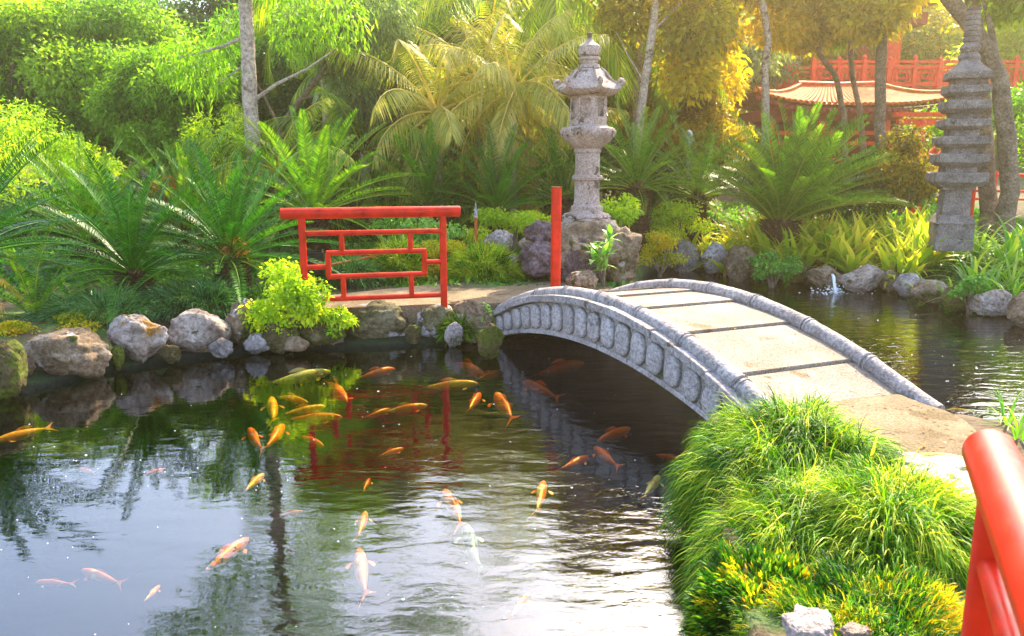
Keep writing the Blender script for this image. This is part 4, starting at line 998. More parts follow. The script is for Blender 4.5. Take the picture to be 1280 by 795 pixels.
# fine grass mounds
def gmound(label, px, py, D, rx, rz_, n, mat='grass_dark', tone=.5, seed=0, L=(.12, .22), cat="grass tuft"):
    p = P(px, py, D); z = zl(p.x, D)
    o = mound("grass_tuft", label, (p.x, D, z), (rx, rx*.8, rz_), n, L, (.007, .012), seed, mat, tone, 1.8, cat=cat); return o
gmound("dark green mondo grass behind the rounded pale boulder", 250, 380, 8.5, .75, .16, 4500, seed=61)
gmound("dark green mondo grass behind the left boulders", 130, 395, 8.2, .7, .14, 4000, seed=62)
gmound("dark grass tuft seen through the fence fretwork", 440, 345, 9.9, .45, .22, 3000, seed=63)
gmound("pale yellow-green grass mound seen through the fence", 500, 335, 10.2, .42, .42, 4500, 'grass', .62, 64)
gmound("pale yellow-green grass slope left of the lantern plinth", 605, 330, 10.3, .62, .36, 7000, 'grass', .66, 65)
gmound("bright green grass tuft hanging over the rock below the fence post", 572, 400, 8.25, .18, .12, 1300, 'grass', .35, 66, (.12, .2))
gmound("short grass under the lime shrub and fence", 330, 385, 8.6, .5, .12, 2500, 'grass', .3, 67)
gmound("small grass tuft at the end of the right kerb by the water", 1172, 520, 4.95, .05, .03, 60, 'grass', .35, 68, (.1, .2))
# scattered ground cover on the banks
def scatter():
    rs = np.random.RandomState(9); n = 150000
    x = rs.uniform(-9, 10, n); y = rs.uniform(8.6, 18, n); d = sdf(x, y)
    pth = (np.abs(y-9.0) < .55) & (x > -2.3) & (x < 1.5)
    near = (y < 10.4) & (x > -1.9) & (x < 1.3) & (y < 9.6)
    ok = (d > .12) & ~pth & ~near; x, y, d = x[ok][:60000], y[ok][:60000], d[ok][:60000]
    z = land(x, y, d); n = len(x); base = np.stack([x, y, z-.01], 1); dr = unit(rs.normal(size=(n, 3))*.5+np.array([0, 0, .8])); side = unit(np.cross(dr, rs.normal(size=(n, 3))))
    rn = np.clip(.35+.2*np.sin(x*2+y)+rs.normal(size=n)*.2, 0, 1)
    V, F_, rn = leaf_quads(base, dr, side, rs.uniform(.06, .16, n), rs.uniform(.03, .06, n), rn, np.array([[0, 0, -.3]]))
    o = link("ground_cover", mesh_np("ground_cover", V, F_, rn), M['strap_green']); tag(o, "low green ground cover leaves on the banks beneath the cycads", "ground cover", kind="stuff")
scatter()

# cycads
def cyc(label, px, py_base, py_crown, D, **k):
    b = P(px, py_base, D); c = P(px, py_crown, D); z = zl(b.x, D); return cycad(label, (b.x, D, z-.02), c.z, **k)
cyc("cycad with a stout scaly trunk and orange heart left of the red fence", 292, 362, 322, 9.1, size=.98, seed=1, n=46)
cyc("cycad with dark trunk second from left behind the boulders", 172, 385, 340, 8.7, size=.96, seed=2, n=46)
cyc("cycad with long fronds hanging in from the left edge of the photo", -35, 395, 318, 7.9, size=1.1, seed=3, n=44, dead=2)
cyc("cycad low frond fan at the far left above the orange hose", 45, 400, 395, 8.0, size=.75, seed=4, n=16, kind='cycad_warm', tr=.1, dead=0)
cyc("upright green cycad behind the fence top rail, left of the orange stake", 535, 280, 258, 12.8, size=1.0, seed=5, n=34, espan=(88, 15))
cyc("green cycad left of the stone lantern behind the orange stake", 622, 282, 262, 12.6, size=1.0, seed=6, n=34, espan=(88, 15))
cyc("cycad directly behind the stone lantern shaft", 705, 275, 250, 13.4, size=1.1, seed=7, n=34, espan=(88, 15))
cyc("yellow-green cycad right of the stone lantern shaft", 795, 272, 235, 13.4, size=1.1, seed=8, n=40, kind='cycad_warm', espan=(85, 5), tr=.2)
cyc("large bushy cycad left of the channel's far end boulders, fronds swept right", 975, 290, 276, 13.6, size=1.45, seed=9, n=110, kind='cycad_warm', espan=(88, 30), lean=(1, 0, .25), tr=.3, dead=3)
cyc("small cycad at the left foot of the large bushy cycad", 870, 275, 245, 14.6, size=1.15, seed=10, n=34, kind='cycad_warm', espan=(80, 10))
cyc("cycad behind the second left trunk, fronds rising above it", 115, 330, 300, 10.6, size=1.1, seed=11, n=40, kind='cycad_warm')
cyc("cycad behind the fence's top rail at its left end", 395, 300, 268, 11.2, size=1.15, seed=12, n=40, kind='cycad_warm')
cyc("cycad with pale rising fronds between the two left trunks", 235, 310, 285, 11.2, size=1.1, seed=13, n=34, kind='cycad_warm', espan=(88, 10))
# orange cone heart of cycad
for px, py, D in ((292, 320, 9.08), (208, 245, 11.3)):
    o = shrub("orange woolly heart of a cycad crown" if px > 250 else "orange young leaves in the crown of a distant cycad", px, py-22, py+6, D, 36, 'strap_dry', 500, .09, 71+px, name="cycad_heart", cat="young leaves", aspect=.25, hang=-.5)

# ------------------------------------------------------------------ palms
palm("feathery palm with drooping pale fronds just left of the stone lantern", 600, 100, 15.0, size=1.0, seed=21, kind='palm_pale', n=20)
palm("palm with arching fronds above the middle cycads", 500, 70, 16.0, size=1.05, seed=22, n=20)
palm("tall palm whose fronds hang down at the top middle of the photo", 690, -20, 16.0, size=1.15, seed=23, kind='palm', n=22)
palm("palm with pale drooping fronds behind the lantern shaft", 660, 175, 14.6, size=.75, seed=24, kind='palm_pale', n=16)
palm("young palm with bright green fronds right of the slender pale trunk", 345, 215, 12.4, size=.72, seed=25, kind='palm', n=16, rt=.06)
palm("palm with drooping fronds behind the fence's top rail", 455, 190, 14.0, size=.8, seed=26, kind='palm', n=16)
palm("palm fronds in the upper left centre below the eucalyptus", 400, -10, 17.5, size=1.1, seed=27, kind='palm', n=20)
palm("pale palm with hanging fronds left of the lantern roof", 545, 140, 13.9, size=.85, seed=30, kind='palm_pale', n=18)
palm("palm with bright fronds brushing the left side of the lantern", 640, 110, 13.8, size=.8, seed=32, kind='palm_pale', n=18)
palm("palm with golden fronds right of the stone lantern", 800, 40, 17, size=.9, seed=28, kind='palm', n=18, trunk=True)
# slender leaning trunks
def bare_trunk(label, pts, D, r, name="slender_tree", mat='bark_pale', cat="tree", branches=(), crown=None, group=None):
    """pts photo pixels from the ground up"""
    w0 = P(*pts[0], D); base = Vector((w0.x, D, min(w0.z, zl(w0.x, D)))); root = thing(name, label, cat, base, 0, group)
    W_ = [Vector((0, 0, -.1))]+[P(a, b, D)-base for a, b in pts]; n = len(W_)
    sp = []
    for i in range(n-1):
        k = max(2, int((W_[i+1]-W_[i]).length/.25))
        for q in range(k): sp.append(W_[i].lerp(W_[i+1], q/k)+Vector((random.uniform(-.01, .01), random.uniform(-.01, .01), 0)))
    sp.append(W_[-1]); rr = [r*(1.15-.35*i/len(sp))*(1+random.uniform(-.05, .05)) for i in range(len(sp))]
    mb = MB(); mb.tube(sp, rr, 14); mb.build("trunk", M[mat], root, ang=60)
    for bpts, rb in branches:
        mb = MB(); Q = [P(a, b, D)-base+Vector((0, random.uniform(-.05, .05), 0)) for a, b in bpts]; mb.tube(Q, [rb*(1-.75*i/(len(Q)-1)) for i in range(len(Q))], 7); mb.build("branch", M[mat], root)
    if crown:
        mt, n_, leaf, bl = crown; B = []
        for (a, b, wx, wy, dd) in bl:
            c = P(a, b, D+dd)-base; B.append((c.x, c.y, c.z, wx/FOC*D, wx/FOC*D*.8, wy/FOC*D))
        V, F_, rn = cloud(B, n_, leaf, 77, hang=.9 if mt in ('tree_mid', 'tree_grey') else .1, aspect=.22 if mt in ('tree_mid', 'tree_grey') else .55, shell=.2); link("crown", mesh_np("crown", V, F_, rn), M[mt], root)
    return root
bare_trunk("tall slender pale trunk rising out of the top of the photo, left of centre", [(318, 262), (317, 200), (312, 100), (307, 0), (300, -140), (305, -320)], 12.5, .105,
           branches=[([(311, 130), (345, 105), (385, 85), (420, 60)], .035), ([(306, 45), (280, 58), (240, 68), (200, 78)], .03), ([(306, 80), (290, 92), (270, 108)], .02), ([(300, -140), (220, -200), (160, -230)], .05), ([(303, -200), (400, -260), (470, -290)], .05)],
           crown=('tree_mid', 26000, .13, [(250, 90, 40, 35, .2), (225, 70, 35, 25, 0), (285, 40, 25, 35, .3), (360, -40, 50, 45, .2), (420, 20, 45, 50, .4), (370, 40, 35, 40, .5), (250, -90, 70, 40, 0), (170, -200, 80, 55, 0), (300, -300, 120, 70, 0), (440, -260, 110, 60, 0), (380, -370, 120, 60, 0), (220, -330, 100, 60, .3), (520, -180, 60, 50, .4), (330, -160, 60, 60, .5), (400, -420, 100, 60, 0)]), group=None)
bare_trunk("branching grey tree with crooked bare limbs behind the fence", [(352, 262), (350, 160), (375, 125), (400, 95), (420, 55), (440, 20), (450, -60)], 14.0, .05, mat='bark',
           branches=[([(375, 125), (400, 118), (435, 120)], .025), ([(350, 160), (330, 120), (318, 95), (300, 60)], .03), ([(400, 95), (440, 85), (470, 60)], .02)],
           crown=('tree_grey', 16000, .14, [(445, 110, 38, 40, .3), (470, 150, 45, 40, .4), (500, 110, 35, 30, .8), (420, 60, 40, 35, .2), (460, 20, 60, 40, .3), (385, 30, 40, 30, 0), (520, 170, 40, 30, .6), (430, 180, 35, 25, .2)]))
bare_trunk("slender pinkish trunk right of the stone lantern", [(797, 262), (798, 180), (803, 120), (812, 60), (820, 0), (826, -90)], 14.6, .075, branches=[([(806, 105), (785, 70), (770, 40)], .02), ([(815, 40), (845, 10), (870, -20)], .02)],
           crown=('tree_gold_glow', 9000, .14, [(870, 30, 50, 40, .4), (840, -40, 70, 40, .2), (780, 10, 35, 40, .5), (860, 90, 40, 35, .8), (760, -60, 60, 40, .3)]))
bare_trunk("slender trunk in front of the yellow tiled roof's left side", [(957, 240), (957, 140), (956, 90), (960, 50), (953, 0), (945, -80)], 16.0, .075,
           crown=('tree_gold_glow', 11000, .13, [(930, -40, 70, 45, .3), (1000, -20, 50, 35, .4), (890, 40, 40, 35, .6), (975, 30, 40, 26, .5)]))
bare_trunk("crooked dark trunk bending left in front of the tiled roof", [(1056, 200), (1055, 145), (1045, 95), (1025, 68), (1020, 45), (1030, 20)], 17.0, .06, mat='bark',
           crown=('tree_gold_glow', 9000, .12, [(1030, 20, 45, 26, .2), (1010, 45, 35, 20, .3), (1060, 0, 45, 30, 0)]))
bare_trunk("thin dark trunk in front of the middle of the tiled roof", [(1080, 200), (1075, 140), (1065, 95), (1062, 50), (1060, 10)], 17.2, .06, mat='bark',
           crown=('tree_lime', 8000, .13, [(1070, 5, 50, 30, .2), (1050, 35, 30, 20, .3)]))
bare_trunk("knobbly palm-like trunk left of the red column", [(1101, 215), (1100, 150), (1101, 95), (1102, 50), (1103, 20)], 15.5, .105, mat='bark',
           crown=('tree_gold_glow', 9000, .13, [(1090, 15, 45, 32, .1), (1110, -20, 55, 35, .3), (1075, -10, 40, 30, .3)]))
bare_trunk("thick leaning trunk curving down behind the stone pagoda to its right", [(1258, 262), (1262, 240), (1258, 170), (1250, 100), (1232, 60), (1205, 20), (1180, -10), (1160, -60)], 13.4, .135, mat='bark', branches=[([(1245, 90), (1240, 40), (1225, -20)], .08)],
           crown=('tree_lime', 9000, .13, [(1215, -70, 55, 35, 0), (1262, 0, 45, 30, 1), (1290, -40, 60, 50, 0)]))
bare_trunk("straight dark trunk directly behind the stone pagoda", [(1236, 265), (1232, 200), (1228, 120), (1222, 50), (1215, 0), (1205, -60)], 13.9, .13, mat='bark')

# ------------------------------------------------------------------ trees behind
tree("big rounded light green tree at the upper left", 130, 2, 215, 21, 250, 'tree_spring', 60000, .13, 31, nb=60, trunk_r=.25)
tree("yellow-green rounded tree at the left edge", 0, -10, 200, 20, 210, 'tree_lime', 42000, .13, 32, nb=46, trunk_r=.22)
tree("green round tree just left of the slender pale trunk", 235, 60, 230, 18.5, 190, 'tree_spring', 42000, .11, 33, nb=44)
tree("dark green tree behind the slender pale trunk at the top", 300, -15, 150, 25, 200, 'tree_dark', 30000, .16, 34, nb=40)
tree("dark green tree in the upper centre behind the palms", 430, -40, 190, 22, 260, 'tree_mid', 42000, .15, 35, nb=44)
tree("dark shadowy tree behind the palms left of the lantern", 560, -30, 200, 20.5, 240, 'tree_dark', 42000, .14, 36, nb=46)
tree("yellow-green conifer-like tree above the lantern", 730, -30, 190, 20, 220, 'tree_lime', 40000, .14, 37, nb=44)
tree("golden leafy tree right of the lantern", 832, -30, 190, 19, 150, 'tree_gold_glow', 26000, .17, 38, nb=44)
tree("orange-brown bushy tree between the lantern and tiled roof", 858, 70, 250, 17.2, 115, 'tree_orange', 22000, .10, 39, nb=30)
tree("golden tree behind the upper pavilion", 1010, -70, 120, 33, 420, 'tree_gold_glow', 40000, .24, 40, nb=50)
tree("yellow-green tree behind the red footbridge at the right", 1200, -30, 130, 31, 330, 'tree_lime', 40000, .22, 41, nb=44)
tree("lime tree at the right edge behind the footbridge", 1320, -30, 200, 26, 230, 'tree_lime', 26000, .18, 42, nb=34)
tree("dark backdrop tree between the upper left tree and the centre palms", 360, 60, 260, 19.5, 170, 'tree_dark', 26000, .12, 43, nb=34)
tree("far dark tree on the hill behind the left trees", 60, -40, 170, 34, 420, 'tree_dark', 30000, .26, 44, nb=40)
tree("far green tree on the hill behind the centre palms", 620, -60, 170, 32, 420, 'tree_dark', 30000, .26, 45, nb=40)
tree("far tree on the hill beyond the left edge", -180, -40, 200, 24, 320, 'tree_mid', 26000, .18, 46, nb=36)
tree("far golden tree on the hill behind the orange-brown tree", 850, -60, 170, 34, 420, 'tree_gold_glow', 30000, .26, 47, nb=40)
shrub("yellow feathery shrub at the left edge below the rounded trees", 25, 140, 262, 13.5, 180, 'lime', 9000, .09, 54, nb=26, aspect=.25)
shrub("yellow feathery shrub between the left cycads and the green trees", 100, 175, 262, 14.0, 100, 'lime', 5000, .09, 55, nb=20, aspect=.25)
shrub("yellow leaf sprays left of the slender pale trunk", 275, 130, 235, 14.5, 80, 'lime', 3200, .08, 56, nb=16, aspect=.3)
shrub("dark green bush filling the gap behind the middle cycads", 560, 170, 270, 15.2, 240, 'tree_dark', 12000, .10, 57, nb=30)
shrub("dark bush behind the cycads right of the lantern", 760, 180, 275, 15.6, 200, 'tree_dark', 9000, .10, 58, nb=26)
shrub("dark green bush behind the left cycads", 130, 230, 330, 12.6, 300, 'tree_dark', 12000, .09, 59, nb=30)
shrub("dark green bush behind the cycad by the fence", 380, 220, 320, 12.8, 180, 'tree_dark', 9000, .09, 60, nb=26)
shrub("orange and pink flowering bush left of the stone pagoda", 1125, 168, 262, 14.0, 80, 'tree_orange', 5200, .08, 61, nb=22)
shrub("green leafy bush right of the large bushy cycad", 1095, 185, 262, 14.6, 90, 'tree_mid', 4200, .09, 62, nb=20)
shrub("dark green hedge under the red footbridge", 1250, 120, 215, 17.0, 220, 'tree_mid', 9000, .10, 63, nb=28)
shrub("golden bush left of the tiled roof", 885, 158, 215, 17.2, 110, 'tree_gold_glow', 6000, .10, 64, nb=22)
shrub("pale leafy clipped bushes on the terrace behind the tiled roof", 900, 30, 110, 24, 200, 'tree_grey', 9000, .16, 65, nb=24)
shrub("dark green bush behind the yellow strap plants", 1050, 215, 275, 14.8, 200, 'tree_dark', 6000, .09, 66, nb=24)

# ------------------------------------------------------------------ pavilion with yellow tiled roof
VD = 20.0; vc = P(1048, 150, VD); vc.x *= 1.068; pav = thing("tiled_pavilion", "small red pavilion with a curved yellow tiled roof below the red footbridge", "pavilion", (vc.x, VD+1.4, zl(vc.x, VD+1.4)), 0)
vz = pav.location.z; W2 = (P(1182, 130, VD).x-P(914, 130, VD).x)/2; ez = P(1048, 131, VD).z-vz; rz_t = P(1048, 106, VD+1.0).z-vz; RW = (P(1108, 106, VD+1).x-P(1010, 106, VD+1).x)/2
DEP = 1.5
def roofpt(u, v):
    """u -1..1 across, v 0 eave..1 ridge (front slope)"""
    x = u*(W2+(RW-W2)*v); y = -DEP*(1-v)*1.0
    lift = .30*abs(u)**3.2*(1-v)**1.5; sag = -.10*math.sin(v*math.pi)
    return Vector((x, y, ez+(rz_t-ez)*v+sag+lift))
for fb_ in (1, -1):
    mb = MB(); n, m_ = 40, 8
    vs = [roofpt(-1+2*i/n, j/m_) for j in range(m_+1) for i in range(n+1)]; vs = [Vector((v.x, v.y*fb_, v.z)) for v in vs]; k = len(vs)
    vs += [v-Vector((0, 0, .07)) for v in vs]
    fs = [(j*(n+1)+i, j*(n+1)+i+1, (j+1)*(n+1)+i+1, (j+1)*(n+1)+i) for j in range(m_) for i in range(n)]; fs += [tuple(q+k for q in reversed(f)) for f in fs]
    mb.add(vs, fs); mb.build("roof_slope", M['tile'], pav)
nt_ = 38
for fb_ in (1, -1):
    for i in range(nt_+1):
        u = -1+2*i/nt_; mb = MB(); pts = [roofpt(u, v) for v in np.linspace(-.02, 1, 8)]; pts = [Vector((p.x, p.y*fb_, p.z+.02)) for p in pts]
        mb.tube(pts, .045, 8); mb.build("roof_tile_row", M['tile'], pav)
for sx in (1, -1):   # hip ends
    mb = MB(); a = [roofpt(sx, v) for v in np.linspace(0, 1, 8)]; vs = [a_ for a_ in a]+[Vector((p.x, -p.y, p.z)) for p in a]
    mb.add(vs, [(i, i+1, i+9, i+8) for i in range(7)]); mb.build("roof_hip", M['tile'], pav)
    for fb_ in (1, -1):
        mb = MB(); mb.tube([Vector((p.x, p.y*fb_, p.z+.05)) for p in a], .07, 8); mb.build("hip_ridge", M['tile'], pav)
mb = MB(); mb.tube([(-RW-.1, 0, rz_t+.06), (0, 0, rz_t+.03), (RW+.1, 0, rz_t+.06)], .08, 10); mb.build("ridge", M['red_bridge'], pav)
mb = MB(); 
for i in range(40):
    u0, u1 = -1+i/20, -1+(i+1)/20; a, b = roofpt(u0, -.01), roofpt(u1, -.01)
    mb.add([a-Vector((0, 0, .08)), b-Vector((0, 0, .08)), b-Vector((0, 0, .22)), a-Vector((0, 0, .22))], [(0, 1, 2, 3)])
o = mb.build("fascia", M['maroon'], pav); s_ = o.modifiers.new("solid", 'SOLIDIFY'); s_.thickness = .05
mb = MB(); mb.box((0, 0, ez-.22), (W2*1.75, 2.3, .28)); mb.build("beam_frame", M['maroon'], pav, smooth=False)
mb = MB(); mb.box((0, .6, (ez-.36)/2), (W2*1.5, .12, ez-.36)); mb.build("back_wall", M['maroon'], pav, smooth=False)
for x in (-.80, -.3, .3, .80):
    for y in (-1.0, 1.0):
        mb = MB(); mb.tube([(x*W2, y, -.3), (x*W2, y, ez-.36)], .13, 14); mb.build("column", M['red_bridge'], pav)
for zz_ in (.55, .95, ez-.65):
    mb = MB(); mb.box((0, -1.0, zz_), (W2*1.6, .08, .09)); mb.build("crossbar", M['red_bridge'], pav, smooth=False)
# ------------------------------------------------------------------ red footbridge with railing, and upper pavilion
BD = 24.0; p0 = P(1015, 110, BD); p1 = P(1330, 110, BD); bz = zl((p0.x+p1.x)/2, BD)
rb_ = thing("red_footbridge", "long red footbridge with lattice railing crossing above the tiled roof", "footbridge", (p0.x, BD, p0.z)); LL = p1.x-p0.x; RH = P(1160, 76, BD).z-p0.z
for yy in (0, 1.6):
    npst = 10
    for i in range(npst+1):
        x = LL*i/npst; mb = MB(); tall = (i % 2 == 0); mb.box((x, yy, RH*.5), (.11, .11, RH*(1.12 if tall else 1))); mb.build("post", M['red_bridge'], rb_, smooth=False)
        mb = MB(); mb.lathe([(.05, 0), (.07, .04), (.05, .09), (.01, .13)], 10, (x, yy, RH*(1.06 if tall else 1))); mb.build("post_finial", M['red_bridge'], rb_)
    for zz_ in (RH*.97, RH*.8, RH*.12):
        mb = MB(); mb.box((LL/2, yy, zz_), (LL, .06, .07)); mb.build("rail", M['red_bridge'], rb_, smooth=False)
    mb = MB()
    for i in range(npst):
        x0 = LL*i/npst; w_ = LL/npst
        for a, b, c, d in ((.15, .15, .2, .62), (.85, .85, .2, .62), (.3, .3, .35, .8), (.7, .7, .35, .8)): mb.box((x0+a*w_, yy, RH*(c+d)/2), (.035, .04, RH*(d-c)))
        for a, b, zc in ((.15, .45, .62), (.55, .85, .62), (.3, .7, .35), (.0, .15, .45), (.85, 1, .45), (.15, .85, .2)): mb.box((x0+(a+b)/2*w_, yy, RH*zc), ((b-a)*w_, .04, .035))
    mb.build("lattice", M['red_bridge'], rb_, smooth=False)
mb = MB(); mb.box((LL/2, .8, -.09), (LL+.4, 1.8, .14)); mb.build("deck", M['maroon'], rb_, smooth=False)
for i in range(4):
    x = LL*(.1+.27*i); mb = MB(); mb.box((x, .8, -1.2), (.22, 1.2, 2.1)); mb.build("pier", M['maroon'], rb_, smooth=False)
UD = 26.5; u0 = P(1112, 110, UD); up = thing("upper_pavilion", "red pavilion partly hidden above the footbridge, with tiled eaves and a thick red column", "pavilion", (P(1060, 110, UD).x, UD+1.0, P(1060, 110, UD).z-.2))
uz = up.location.z; ue = P(1060, 28, UD).z-uz; ux0 = P(958, 20, UD).x-up.location.x; ux1 = P(1166, 20, UD).x-up.location.x
for x in (u0.x-up.location.x, P(985, 60, UD).x-up.location.x):
    for y in (-.9, 1.2):
        mb = MB(); mb.tube([(x, y, -.6), (x, y, ue+.1)], .27 if y < 0 else .2, 18); mb.build("column", M['red_bridge'], up)
mb = MB(); mb.box(((ux0+ux1)/2, .1, ue+.1), (ux1-ux0-.5, 2.6, .35)); mb.build("eave_beam", M['maroon'], up, smooth=False)
mb = MB(); vs = []; cxm = (ux0+ux1)/2; hw = (ux1-ux0)/2+.15
for t_ in np.linspace(0, 1, 8):
    w_ = hw*(1-.62*t_); z = ue+.32+1.3*t_-.25*math.sin(t_*math.pi); dd = 1.9*(1-.75*t_)
    vs += [(cxm-w_, .1-dd, z+.25*(1-t_)**3), (cxm+w_, .1-dd, z+.25*(1-t_)**3), (cxm+w_, .1+dd, z+.25*(1-t_)**3), (cxm-w_, .1+dd, z+.25*(1-t_)**3)]
mb.add(vs, [(i*4+j, i*4+(j+1) % 4, (i+1)*4+(j+1) % 4, (i+1)*4+j) for i in range(7) for j in range(4)]+[(3, 2, 1, 0), (28, 29, 30, 31)]); mb.build("roof", M['tile'], up, ang=20)
for i in range(33):
    f = -1+i/16; mb = MB(); pts = []
    for t_ in np.linspace(0, 1, 8):
        w_ = hw*(1-.62*t_); z = ue+.32+1.3*t_-.25*math.sin(t_*math.pi)+.25*(1-t_)**3; pts.append((cxm+w_*f, .1-1.9*(1-.75*t_)-.01, z+.02))
    mb.tube(pts, .05, 7); mb.build("roof_tile_row", M['tile'], up)
# lower right red stair railing
q0 = P(1140, 222, 13.2); sr = thing("red_stair_railing", "red garden railing behind the pagoda and thick trunk at the right", "railing", (P(1215, 260, 14.2).x, 14.2, zl(P(1215, 260, 14.2).x, 14.2)))
zt = P(1250, 218, 14.2).z-sr.location.z; x1 = P(1320, 218, 14.2).x-sr.location.x
for x in np.linspace(0, x1, 5):
    mb = MB(); mb.tube([(x, 0, -.2), (x, 0, zt+.05)], .035, 10); mb.build("post", M['red_bridge'], sr)
for zz_ in (zt, zt-.28, zt-.42):
    mb = MB(); mb.tube([(-.1, 0, zz_), (x1, 0, zz_-.02)], .032 if zz_ == zt else .022, 10); mb.build("rail", M['red_bridge'], sr)
sr2 = thing("red_stair_railing", "sloping red stair handrail between the flowering bush and the stone pagoda", "railing", (P(1148, 255, 14.4).x, 14.4, zl(P(1148, 255, 14.4).x, 14.4)))
zt = P(1148, 200, 14.4).z-sr2.location.z; x1 = P(1205, 160, 14.4).x-sr2.location.x; z1 = P(1205, 160, 14.4).z-sr2.location.z
mb = MB(); mb.tube([(0, 0, -.2), (0, 0, zt+.05)], .05, 10); mb.build("post", M['red_bridge'], sr2)
mb = MB(); mb.tube([(x1, .3, -.2), (x1, .3, z1+.05)], .05, 10); mb.build("post", M['red_bridge'], sr2)
for dz in (0, -.2, -.4):
    mb = MB(); mb.tube([(0, 0, zt+dz), (x1, .3, z1+dz)], .028, 8); mb.build("rail", M['red_bridge'], sr2)
rc = P(1145, 205, 16.5); sp3 = thing("red_gate_post", "thick red post below the tiled roof's right corner", "post", (rc.x, 16.5, zl(rc.x, 16.5))); mb = MB(); mb.tube([(0, 0, -.2), (0, 0, P(1145, 150, 16.5).z-sp3.location.z)], .12, 14); mb.build("post_shaft", M['red_bridge'], sp3)
mb = MB(); mb.box((0, 0, P(1145, 152, 16.5).z-sp3.location.z), (.9, .14, .12)); mb.build("crossbeam", M['red_bridge'], sp3, smooth=False)
mb = MB(); mb.box((0, 0, P(1145, 143, 16.5).z-sp3.location.z), (1.1, .18, .08)); mb.build("crossbeam", M['red_bridge'], sp3, smooth=False)

# ------------------------------------------------------------------ small things
wl = P(861, 170, 15.6); sp4 = thing("garden_post", "small pale round-topped garden post between the cycads right of the lantern", "garden post", (wl.x, 15.6, zl(wl.x, 15.6))); hz = P(861, 165, 15.6).z-sp4.location.z
mb = MB(); mb.tube([(0, 0, -.1), (0, 0, hz-.2)], .04, 10); mb.build("pole", M['granite'], sp4); mb = MB(); mb.lathe([(.06, hz-.22), (.08, hz-.18), (.07, hz-.08), (.08, hz-.06), (.06, hz), (.01, hz+.04)], 14); mb.build("stone_tip", M['flag'], sp4)  # plain pole with a round stone tip, no lamp
sk = P(595, 312, 10.9); st_ = thing("garden_stake", "thin orange stake with a grey spiked tip on the slope left of the lantern", "stake", (sk.x, 10.9, zl(sk.x, 10.9)-.05)); hz = P(595, 272, 10.9).z-st_.location.z; ht = P(595, 252, 10.9).z-st_.location.z
mb = MB(); mb.tube([(0, 0, -.1), (0, 0, hz)], .02, 8); mb.build("stake_shaft", M['hose'], st_); mb = MB(); mb.tube([(0, 0, hz), (0, 0, (hz+ht)/2), (0, 0, ht)], [.03, .016, .004], 8)
for a in (0, 2.1, 4.2): mb.tube([(0, 0, hz+.08), (.05*math.cos(a), .05*math.sin(a), hz+.11)], .008, 5)
mb.build("spiked_tip", M['granite'], st_)
bk = P(392, 342, 9.7); bx_ = thing("planter_box", "black square planter seen through the left part of the fence", "planter", (bk.x, 9.7, .55), R(12))
mb = MB(); s_ = .12
for c_, d_ in (((0, -s_, .13), (.24, .02, .26)), ((0, s_, .13), (.24, .02, .26)), ((-s_, 0, .13), (.02, .22, .26)), ((s_, 0, .13), (.02, .22, .26)), ((0, 0, .01), (.22, .22, .02))): mb.box(c_, d_)
bevel(mb.build("box_walls", M['black'], bx_, smooth=False), .004); mb = MB(); mb.box((0, 0, .2), (.215, .215, .04)); mb.build("potting_soil", M['soil'], bx_, smooth=False)
mb = MB(); pts = [P(-40, 418, 7.5), P(20, 411, 7.6), P(75, 400, 7.75), P(130, 386, 7.95), P(200, 376, 8.3), P(245, 366, 8.6)]
tag(mb.tube([Vector(p) for p in pts], .014, 8) or mb.build("garden_hose", M['hose']), "rust-orange hose running along the left bank behind the boulders", "hose")
mb = MB(); pts = [P(400, 334, 9.6), P(430, 328, 9.8), P(460, 322, 10.0), P(480, 319, 10.2)]
tag(mb.tube([Vector(p) for p in pts], .016, 8) or mb.build("garden_hose", M['hose']), "rust-orange stick-like hose piece seen through the fence fretwork", "hose")
# splash in the channel
sp5 = thing("water_splash", "small white splash of water in front of the pale boulder on the right bank", "splash", G(1045, 366, 0))
Mw, t, ns, L = newmat("white foam"); b = ns.new("ShaderNodeBsdfPrincipled"); b.inputs['Base Color'].default_value = (.85, .88, .92, 1); b.inputs['Roughness'].default_value = .3; o_ = ns.new("ShaderNodeOutputMaterial"); L.new(b.outputs[0], o_.inputs[0])
mb = MB(); rs = random.Random(3)
for i in range(150):
    r = abs(rs.gauss(0, .2)); a = rs.uniform(0, 6.28); s = rs.uniform(.005, .016); z = max(0.002, rs.gauss(.03, .05)*(1-r)); mb.lathe([(.0005, z-s*.6), (s, z), (.0005, z+s*.6)], 6, (r*math.cos(a)*1.3, r*math.sin(a)*.5, 0))
mb.build("droplets", Mw, sp5); mb = MB(); mb.tube([(.05, .3, .22), (.03, .2, .20), (0, .08, .10), (0, 0, .0)], [.02, .025, .02, .03], 8); mb.build("water_jet", Mw, sp5)
mb = MB(); rs = np.random.RandomState(8); k = 0
while k < 170:
    px, py = rs.uniform(0, 1280), 425+370*rs.uniform(0, 1)**1.2
    if rs.rand() < .25: px, py = rs.uniform(1000, 1280), rs.uniform(360, 560)
    g_ = G(px, py, 0)
    if float(sdf(np.array([g_.x]), np.array([g_.y]))[0]) > -.08: continue
    s = rs.choice([.003, .004, .005, .008], p=[.4, .35, .2, .05])*(g_.y/5)**.6; n = 6
    mb.add([(g_.x+s*math.cos(a), g_.y+s*math.sin(a)*.9, .0015) for a in np.linspace(0, 6.283, n, endpoint=False)]+[(g_.x, g_.y, .0015+s*.6)], [(i, (i+1) % n, n) for i in range(n)]); k += 1
o = mb.build("foam_bubbles", Mw); tag(o, "tiny white bubbles and petals floating on the pond surface", "bubbles", kind="stuff")

